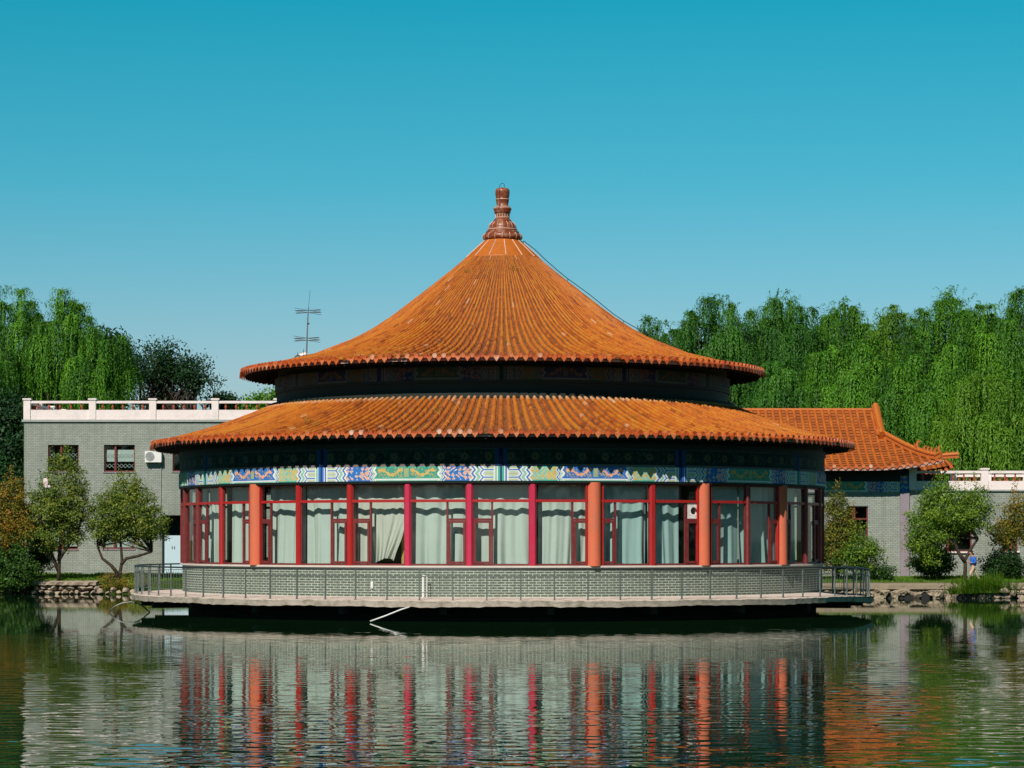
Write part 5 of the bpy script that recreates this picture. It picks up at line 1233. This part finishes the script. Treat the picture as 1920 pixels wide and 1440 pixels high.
# small trees in front of the left building
dT = 149.9; yT = CY + dT
def gb(px, d=dT): x_ = PX(px, d); return (x_, CY + d, ground_z(x_, CY + d) - 0.02)
def z_at(py, b_, d=dT): return PZ(py, d) - b_[2]
kk = dT / F
b = gb(110)
broadleaf('fruit_tree', 'small forked tree with mottled green crown before the left building corner window', 'tree', b,
    [ell(b, 118, 915, 46, 56, dT), ell(b, 80, 960, 60, 50, dT), ell(b, 138, 965, 42, 54, dT), ell(b, 120, 868, 24, 30, dT), ell(b, 90, 1008, 60, 26, dT)], 620, 38, .13, M['fruit'], 51, .12, 9, .42, .25,
    'fruit trees before the left building', stems=[[(0, 0, 0), (.02, 0, .7), (.05, 0, 1.3), (.55, .1, 2.1), (1.1, 0, 2.8)], [(0, 0, .6), (-.35, .1, 1.4), (-.7, 0, 2.3), (-.9, 0, 3.1)], [(.02, 0, 1.2), (.1, 0, 2.2), (.15, 0, 3.6)]], top_twigs=22)
b = gb(224)
broadleaf('fruit_tree', 'rounded small tree with crooked low limbs before the pale blue doors', 'tree', b,
    [ell(b, 245, 960, 58, 50, dT), ell(b, 205, 965, 42, 46, dT), ell(b, 272, 988, 52, 34, dT), ell(b, 235, 915, 34, 30, dT), ell(b, 198, 1000, 32, 24, dT)], 600, 38, .13, M['fruit'], 52, .115, 9, .42, .25,
    'fruit trees before the left building', stems=[[(0, 0, 0), (.03, 0, .5), (.15, 0, 1.2), (.1, 0, 1.9), (.0, 0, 2.9)], [(0, 0, .35), (-.5, .05, .95), (-1.0, 0, 1.35), (-1.3, 0, 2.1)], [(.1, 0, 1.0), (.4, 0, 1.35), (1.1, 0, 1.5), (1.9, 0, 1.75)]], top_twigs=26, barkm='bark')
b = gb(25, 149)
broadleaf('autumn_tree', 'rusty orange leaved tree at the left edge of the photo', 'tree', b, [ell(b, 22, 960, 38, 70, 149), ell(b, 40, 990, 30, 50, 149), ell(b, 0, 1000, 40, 50, 149)], 300, 34, .12, M['autumn'], 53, .15, 8, .45, .2, stems=[[(0, 0, 0), (.1, 0, 1.2), (-.1, 0, 2.5)]], top_twigs=10)
def bush(name, label, px, py, rx, ry, d, mat, seed, n=120, per=34, ls=.13, group=None, dark=.5, shell=.2):
    b_ = gb(px, d); c_ = [ell(b_, px, py, rx, ry, d), ell(b_, px - rx * .3, py + ry * .35, rx * .8, ry * .6, d), ell(b_, px + rx * .35, py + ry * .3, rx * .7, ry * .65, d)]
    return broadleaf(name, label, 'bush', b_, c_, n, per, ls, mat, seed, .04, 5, .38, shell, group, stems=[[(0, 0, -.1), (.1, 0, .5)], [(0, 0, -.1), (-.3, 0, .5)], [(0, 0, -.1), (.35, 0, .5)]], top_twigs=6, tone=(dark, .18))
bush('bush', 'leafy green bush hanging over the water at the far left', 25, 1065, 44, 46, 148.3, M['bush'], 54, 260, 40, .14, dark=.6)
bush('bush', 'dark bluish shrub between the left forked tree and the autumn tree', 70, 1035, 34, 42, 152, M['bush'], 55, 170, 34, .12, dark=.35)
bush('bush', 'rusty low shrub on the bank edge just left of the railing corner', 212, 1092, 34, 14, 149.6, M['autumn'], 56, 110, 34, .08, dark=.45)
bush('bush', 'yellow green low shrub beyond the left end of the railing', 258, 1090, 32, 14, 149.6, M['fruit'], 57, 100, 34, .08, dark=.7)
mb = MB(); rock_mb(mb, (0, 0, 0), .22, .10, .28, 91); rock_mb(mb, (.12, 0, -.25), .2, .08, .12, 92)
sc_ = mb.build('plastic_bag', plain('bag_film', (0.7, 0.62, 0.6), 0.5, 0.1, 3, dirt=(0.45, 0.05, 0.05), dirt_amt=0.8), loc=P(85, 905, 149.0)); tag(sc_, 'white and red scrap of plastic caught in the crown of the left forked tree', 'plastic bag')
# right side plants
dR = 141.4
def gr(px, d=dR): x_ = PX(px, d); return (x_, CY + d, ground_z(x_, CY + d) - 0.02)
b = gr(1808)
broadleaf('fruit_tree', 'bright green tree with dark forked trunk beside the walking person', 'tree', b,
    [ell(b, 1780, 960, 62, 42, dR), ell(b, 1735, 990, 40, 44, dR), ell(b, 1830, 965, 36, 44, dR), ell(b, 1760, 925, 30, 26, dR), ell(b, 1722, 1012, 30, 32, dR), ell(b, 1748, 1040, 26, 24, dR), ell(b, 1760, 1000, 40, 24, dR), ell(b, 1832, 932, 26, 22, dR)], 640, 36, .125, M['fruit_g'], 61, .12, 9, .42, .25,
    stems=[[(0, 0, 0), (.05, 0, .6), (.05, 0, 1.25), (.35, 0, 1.8), (.75, 0, 2.4)], [(.05, 0, 1.1), (-.3, 0, 1.6), (-.5, 0, 2.1), (-1.2, 0, 2.6)]], top_twigs=26, tone=(.5, .2))
b = gr(1902, 143.5)
broadleaf('autumn_tree', 'yellow and rust leaved tree at the right edge of the photo', 'tree', b, [ell(b, 1900, 985, 36, 52, 143.5), ell(b, 1880, 1000, 30, 30, 143.5), ell(b, 1920, 970, 30, 50, 143.5)], 210, 34, .12, M['autumn'], 62, .13, 8, .42, .25, stems=[[(0, 0, 0), (.1, 0, 1.2), (-.1, 0, 2.2)]], top_twigs=12, tone=(.35, .2))
bush('bush', 'dense dark bush under the spreading crown left of the forked trunk', 1750, 1048, 42, 36, 143.5, M['bush'], 63, 260, 38, .13, dark=.4)
bush('bush', 'black green bush right of the walking person', 1880, 1060, 44, 30, 143.5, M['bush'], 64, 230, 36, .13, dark=.12)
b = gr(1572, 143)
broadleaf('shrub', 'tall autumn tinted shrub growing against the hall wall right of the pavilion', 'shrub', b, [ell(b, 1568, 970, 27, 54, 143), ell(b, 1562, 1030, 36, 48, 143), ell(b, 1592, 1010, 25, 42, 143)], 380, 34, .12, M['autumn'], 65, .08, 7, .4, .2, stems=[[(0, 0, 0), (.1, 0, 2)], [(0, 0, 0), (-.4, 0, 1.8)]], top_twigs=16, tone=(.22, .16))
b = gr(1620, 142)
broadleaf('shrub', 'loose green shrub with long shoots in front of the hall window', 'shrub', b, [ell(b, 1618, 1035, 34, 34, 142), ell(b, 1595, 1050, 32, 30, 142), ell(b, 1640, 1055, 22, 26, 142)], 190, 30, .13, M['fruit_g'], 66, .06, 8, .42, .2, stems=[[(0, 0, 0), (.2, 0, 1.2)], [(0, 0, 0), (-.4, 0, 1.2)]], top_twigs=14, tone=(.35, .22))
bush('bush', 'low spiky plant at the foot of the hall wall left of the pilaster', 1655, 1072, 22, 14, 142, M['bush'], 67, 70, 28, .12, dark=.35)
# grass clump over the right bank
def blades(name, label, c, n, hgt, spread, mat, seed):
    rs = np.random.RandomState(seed); th = rs.uniform(0, 2 * PI, n); lean = rs.uniform(.1, 1.0, n); base = rs.normal(0, 1, (n, 3)) * [spread * .4, .25, 0]
    Q = []; 
    for seg in range(4):
        t0, t1 = seg / 4, (seg + 1) / 4
        def pt(t): return base + np.stack([np.cos(th) * lean * t * hgt * .9, np.sin(th) * lean * t * hgt * .5 - .2 * t, hgt * (t * 1.1 - lean * .75 * t * t)], 1) * rs_scale
        if seg == 0: rs_scale = rs.uniform(.5, 1.1, (n, 1))
        a_, b_ = pt(t0), pt(t1); w0, w1 = .028 * (1 - t0 * .8), .028 * (1 - t1 * .8); S = np.stack([-np.sin(th), np.cos(th), np.zeros(n)], 1)
        S = S * .5 + rs.normal(0, .01, (n, 3)); S[:, 0] += .5
        Q.append(np.stack([a_ - S * w0, a_ + S * w0, b_ + S * w1, b_ - S * w1], 1))
    V_ = np.clip(rs.normal(.45, .25, n), 0, 1)
    o = np_mesh(name, np.concatenate(Q), 4, mat, vals=np.tile(V_, 4)); o.location = c; return tag(o, label, 'grass clump')
blades('grass_clump', 'big clump of long green grass spilling over the right bank at the walker feet', (PX(1843, 138.6), 23.5, 0.30), 2000, 1.15, 1.7, M['grass'], 71)
blades('grass_clump', 'thin dry grass clump at the waterline left of the big green one', (PX(1800, 138.4), 23.45, 0.25), 320, .6, 1.0, M['grass'], 72)

# ------------------------------------------------------------------ the walking person
def skin_mesh(name, nodes, edges, mat, parent, sub=2, root=0):
    me = bpy.data.meshes.new(name); me.from_pydata([n_[0] for n_ in nodes], edges, []); o = bpy.data.objects.new(name, me); COL.objects.link(o)
    md = o.modifiers.new('s', 'SKIN'); md.use_smooth_shade = True
    sv = me.skin_vertices[0].data if me.skin_vertices else None
    if sv is None:
        bm = bmesh.new(); bm.from_mesh(me); bm.verts.layers.skin.verify(); bm.to_mesh(me); bm.free(); sv = me.skin_vertices[0].data
    for i, n_ in enumerate(nodes):
        r_ = n_[1]; sv[i].radius = (r_ if isinstance(r_, tuple) else (r_, r_)); sv[i].use_root = (i == root)
    ss = o.modifiers.new('u', 'SUBSURF'); ss.levels = sub; ss.render_levels = sub
    dg = bpy.context.evaluated_depsgraph_get(); dg.update(); m2 = bpy.data.meshes.new_from_object(o.evaluated_get(dg))
    COL.objects.unlink(o); bpy.data.objects.remove(o)
    m2.materials.clear(); m2.materials.append(mat); m2.polygons.foreach_set('use_smooth', [True] * len(m2.polygons)); o2 = bpy.data.objects.new(name, m2); COL.objects.link(o2); o2.parent = parent
    return o2
pd = 139.6
per = empty('person', (PX(1823, pd), CY + pd, 0.80), 0, 'person in blue jacket and beige trousers walking along the bank looking down', 'person')
# walking toward -X; near side is -Y.   x forward is negative
N_ = [((0.05, 0, .98), .11), ((0.05, 0, 1.15), .12), ((0.04, 0, 1.34), .14), ((0.02, 0, 1.47), .075), ((-0.03, 0, 1.55), .055), ((-0.08, 0, 1.64), (.085, .092)), ((-0.10, 0, 1.73), (.078, .088)),
      ((0.03, -.10, .93), .09), ((-.16, -.11, .52), .062), ((-.24, -.11, .12), .042), ((-.28, -.11, .05), .038), ((-.42, -.12, .035), .03),
      ((0.06, .10, .93), .09), ((.22, .11, .54), .062), ((.44, .11, .20), .042), ((.46, .11, .12), .038), ((.37, .11, .035), .03),
      ((0.05, -.19, 1.40), .062), ((0.12, -.24, 1.14), .048), ((-.14, -.17, 1.12), .036), ((-.21, -.14, 1.14), .03),
      ((0.05, .19, 1.40), .062), ((0.10, .24, 1.14), .048), ((-.14, .13, 1.12), .036), ((-.21, .08, 1.14), .03), ((-.165, 0, 1.645), .022), ((-.13, 0, 1.60), .035)]
E_ = [(0, 1), (1, 2), (2, 3), (3, 4), (4, 5), (5, 6), (0, 7), (7, 8), (8, 9), (9, 10), (10, 11), (0, 12), (12, 13), (13, 14), (14, 15), (15, 16), (2, 17), (17, 18), (18, 19), (19, 20), (2, 21), (21, 22), (22, 23), (23, 24), (5, 25), (5, 26)]
def fingers(hand_i, hp, sy):
    hp = Vector(hp)
    for q in range(4):
        b0_ = hp + Vector((-.045, sy * .0 + (q - 1.5) * .018, 0.01)); i0 = len(N_)
        l_ = (.034, .040, .038, .028)[q]
        N_.extend([(tuple(b0_), .010), (tuple(b0_ + Vector((-l_, 0, .006))), .009), (tuple(b0_ + Vector((-l_ * 1.5, -sy * .012, .030))), .008)]); E_.extend([(hand_i, i0), (i0, i0 + 1), (i0 + 1, i0 + 2)])
    i0 = len(N_); N_.extend([(tuple(hp + Vector((-.01, -sy * .035, .03))), .011), (tuple(hp + Vector((-.05, -sy * .04, .05))), .009)]); E_.extend([(hand_i, i0), (i0, i0 + 1)])
fingers(20, (-.21, -.14, 1.14), -1); fingers(24, (-.21, .08, 1.14), 1)
skin_mesh('body', N_, E_, M['skin'], per)
skin_mesh('jacket', [((0.05, 0, .90), (.155, .19)), ((0.05, 0, 1.05), (.15, .18)), ((0.04, 0, 1.25), (.16, .20)), ((0.045, 0, 1.40), (.12, .17)), ((0.02, 0, 1.48), (.07, .08)),
    ((0.06, -.20, 1.38), .085), ((0.14, -.26, 1.13), .07), ((-.09, -.19, 1.11), .055), ((0.06, .20, 1.38), .085), ((0.12, .26, 1.13), .07), ((-.09, .15, 1.11), .055)],
    [(0, 1), (1, 2), (2, 3), (3, 4), (3, 5), (5, 6), (6, 7), (3, 8), (8, 9), (9, 10)], M['jacket'], per, 2, 2)
skin_mesh('trousers', [((0.05, 0, .98), (.13, .155)), ((0.05, 0, .88), (.13, .15)), ((0.02, -.10, .80), .10), ((-.15, -.11, .50), .082), ((-.235, -.11, .12), .07), ((0.08, .10, .80), .10), ((.21, .11, .52), .08), ((.43, .11, .20), .066)],
    [(0, 1), (1, 2), (2, 3), (3, 4), (1, 5), (5, 6), (6, 7)], M['trousers'], per, 2, 0)
for nm, pts_ in (('shoe', [((-.22, -.11, .06), .052), ((-.32, -.115, .045), .045), ((-.44, -.12, .035), .034)]), ('shoe', [((.48, .11, .15), .05), ((.43, .11, .07), .045), ((.36, .11, .035), .034)])):
    skin_mesh(nm, pts_, [(0, 1), (1, 2)], M['shoe'], per, 1)
skin_mesh('hair', [((-0.06, 0, 1.69), (.085, .095)), ((-0.075, 0, 1.755), (.085, .09)), ((-.02, 0, 1.67), .07)], [(0, 1), (0, 2)], M['hair'], per, 2)
for s_2 in (-1, 1):
    mb = MB(); mb.obox((-.172, s_2 * .034, 1.675), .012, .022, .012, Matrix.Identity(3)); mb.build('eye', M['hair'], per)
mb = MB(); mb.obox((0, 0, 0), .012, .075, .15, Matrix.Rotation(-0.7, 3, 'Y')); o = mb.build('mobile_phone', M['wmetal'], loc=per.location + Vector((-.285, -.04, 1.18))); tag(o, 'small pale phone held in both hands by the walking person', 'phone')

# ------------------------------------------------------------------ unseen woods added round the pond to block low sky light
rs = np.random.RandomState(99); n = 60000
th = rs.uniform(PI * 0.86, PI * 2.14, n); k_ = rs.uniform(0.80, 1.02, n); hgt_ = 17 + 3.5 * np.sin(th * 23) + 2.5 * np.sin(th * 51 + 1)
X = 118 * k_ * np.cos(th); Y = -40 + 128 * k_ * np.sin(th); Z = 0.8 + (hgt_ * (1 - ((k_ - 0.91) / 0.14) ** 2 * 0.5)) * np.sqrt(rs.rand(n))
ok = (np.abs(X) > 93) | (Y < -138); ok &= (np.abs(X) > 0.2 * (Y + 115) + 25)
C = np.stack([X, Y, Z], 1)[ok]; m = len(C)
wd = np_mesh('added_woodland', leaf_quads(C, rs.normal(0, 1, (m, 3)), rs.normal(0, 1, (m, 3)), rs.uniform(.9, 1.9, m), rs.uniform(.7, 1.3, m)), 4, M['bush'], vals=rs.rand(m))
tag(wd, 'unseen belt of green woods added round the pond to block low sky light', 'woods', kind='stuff')
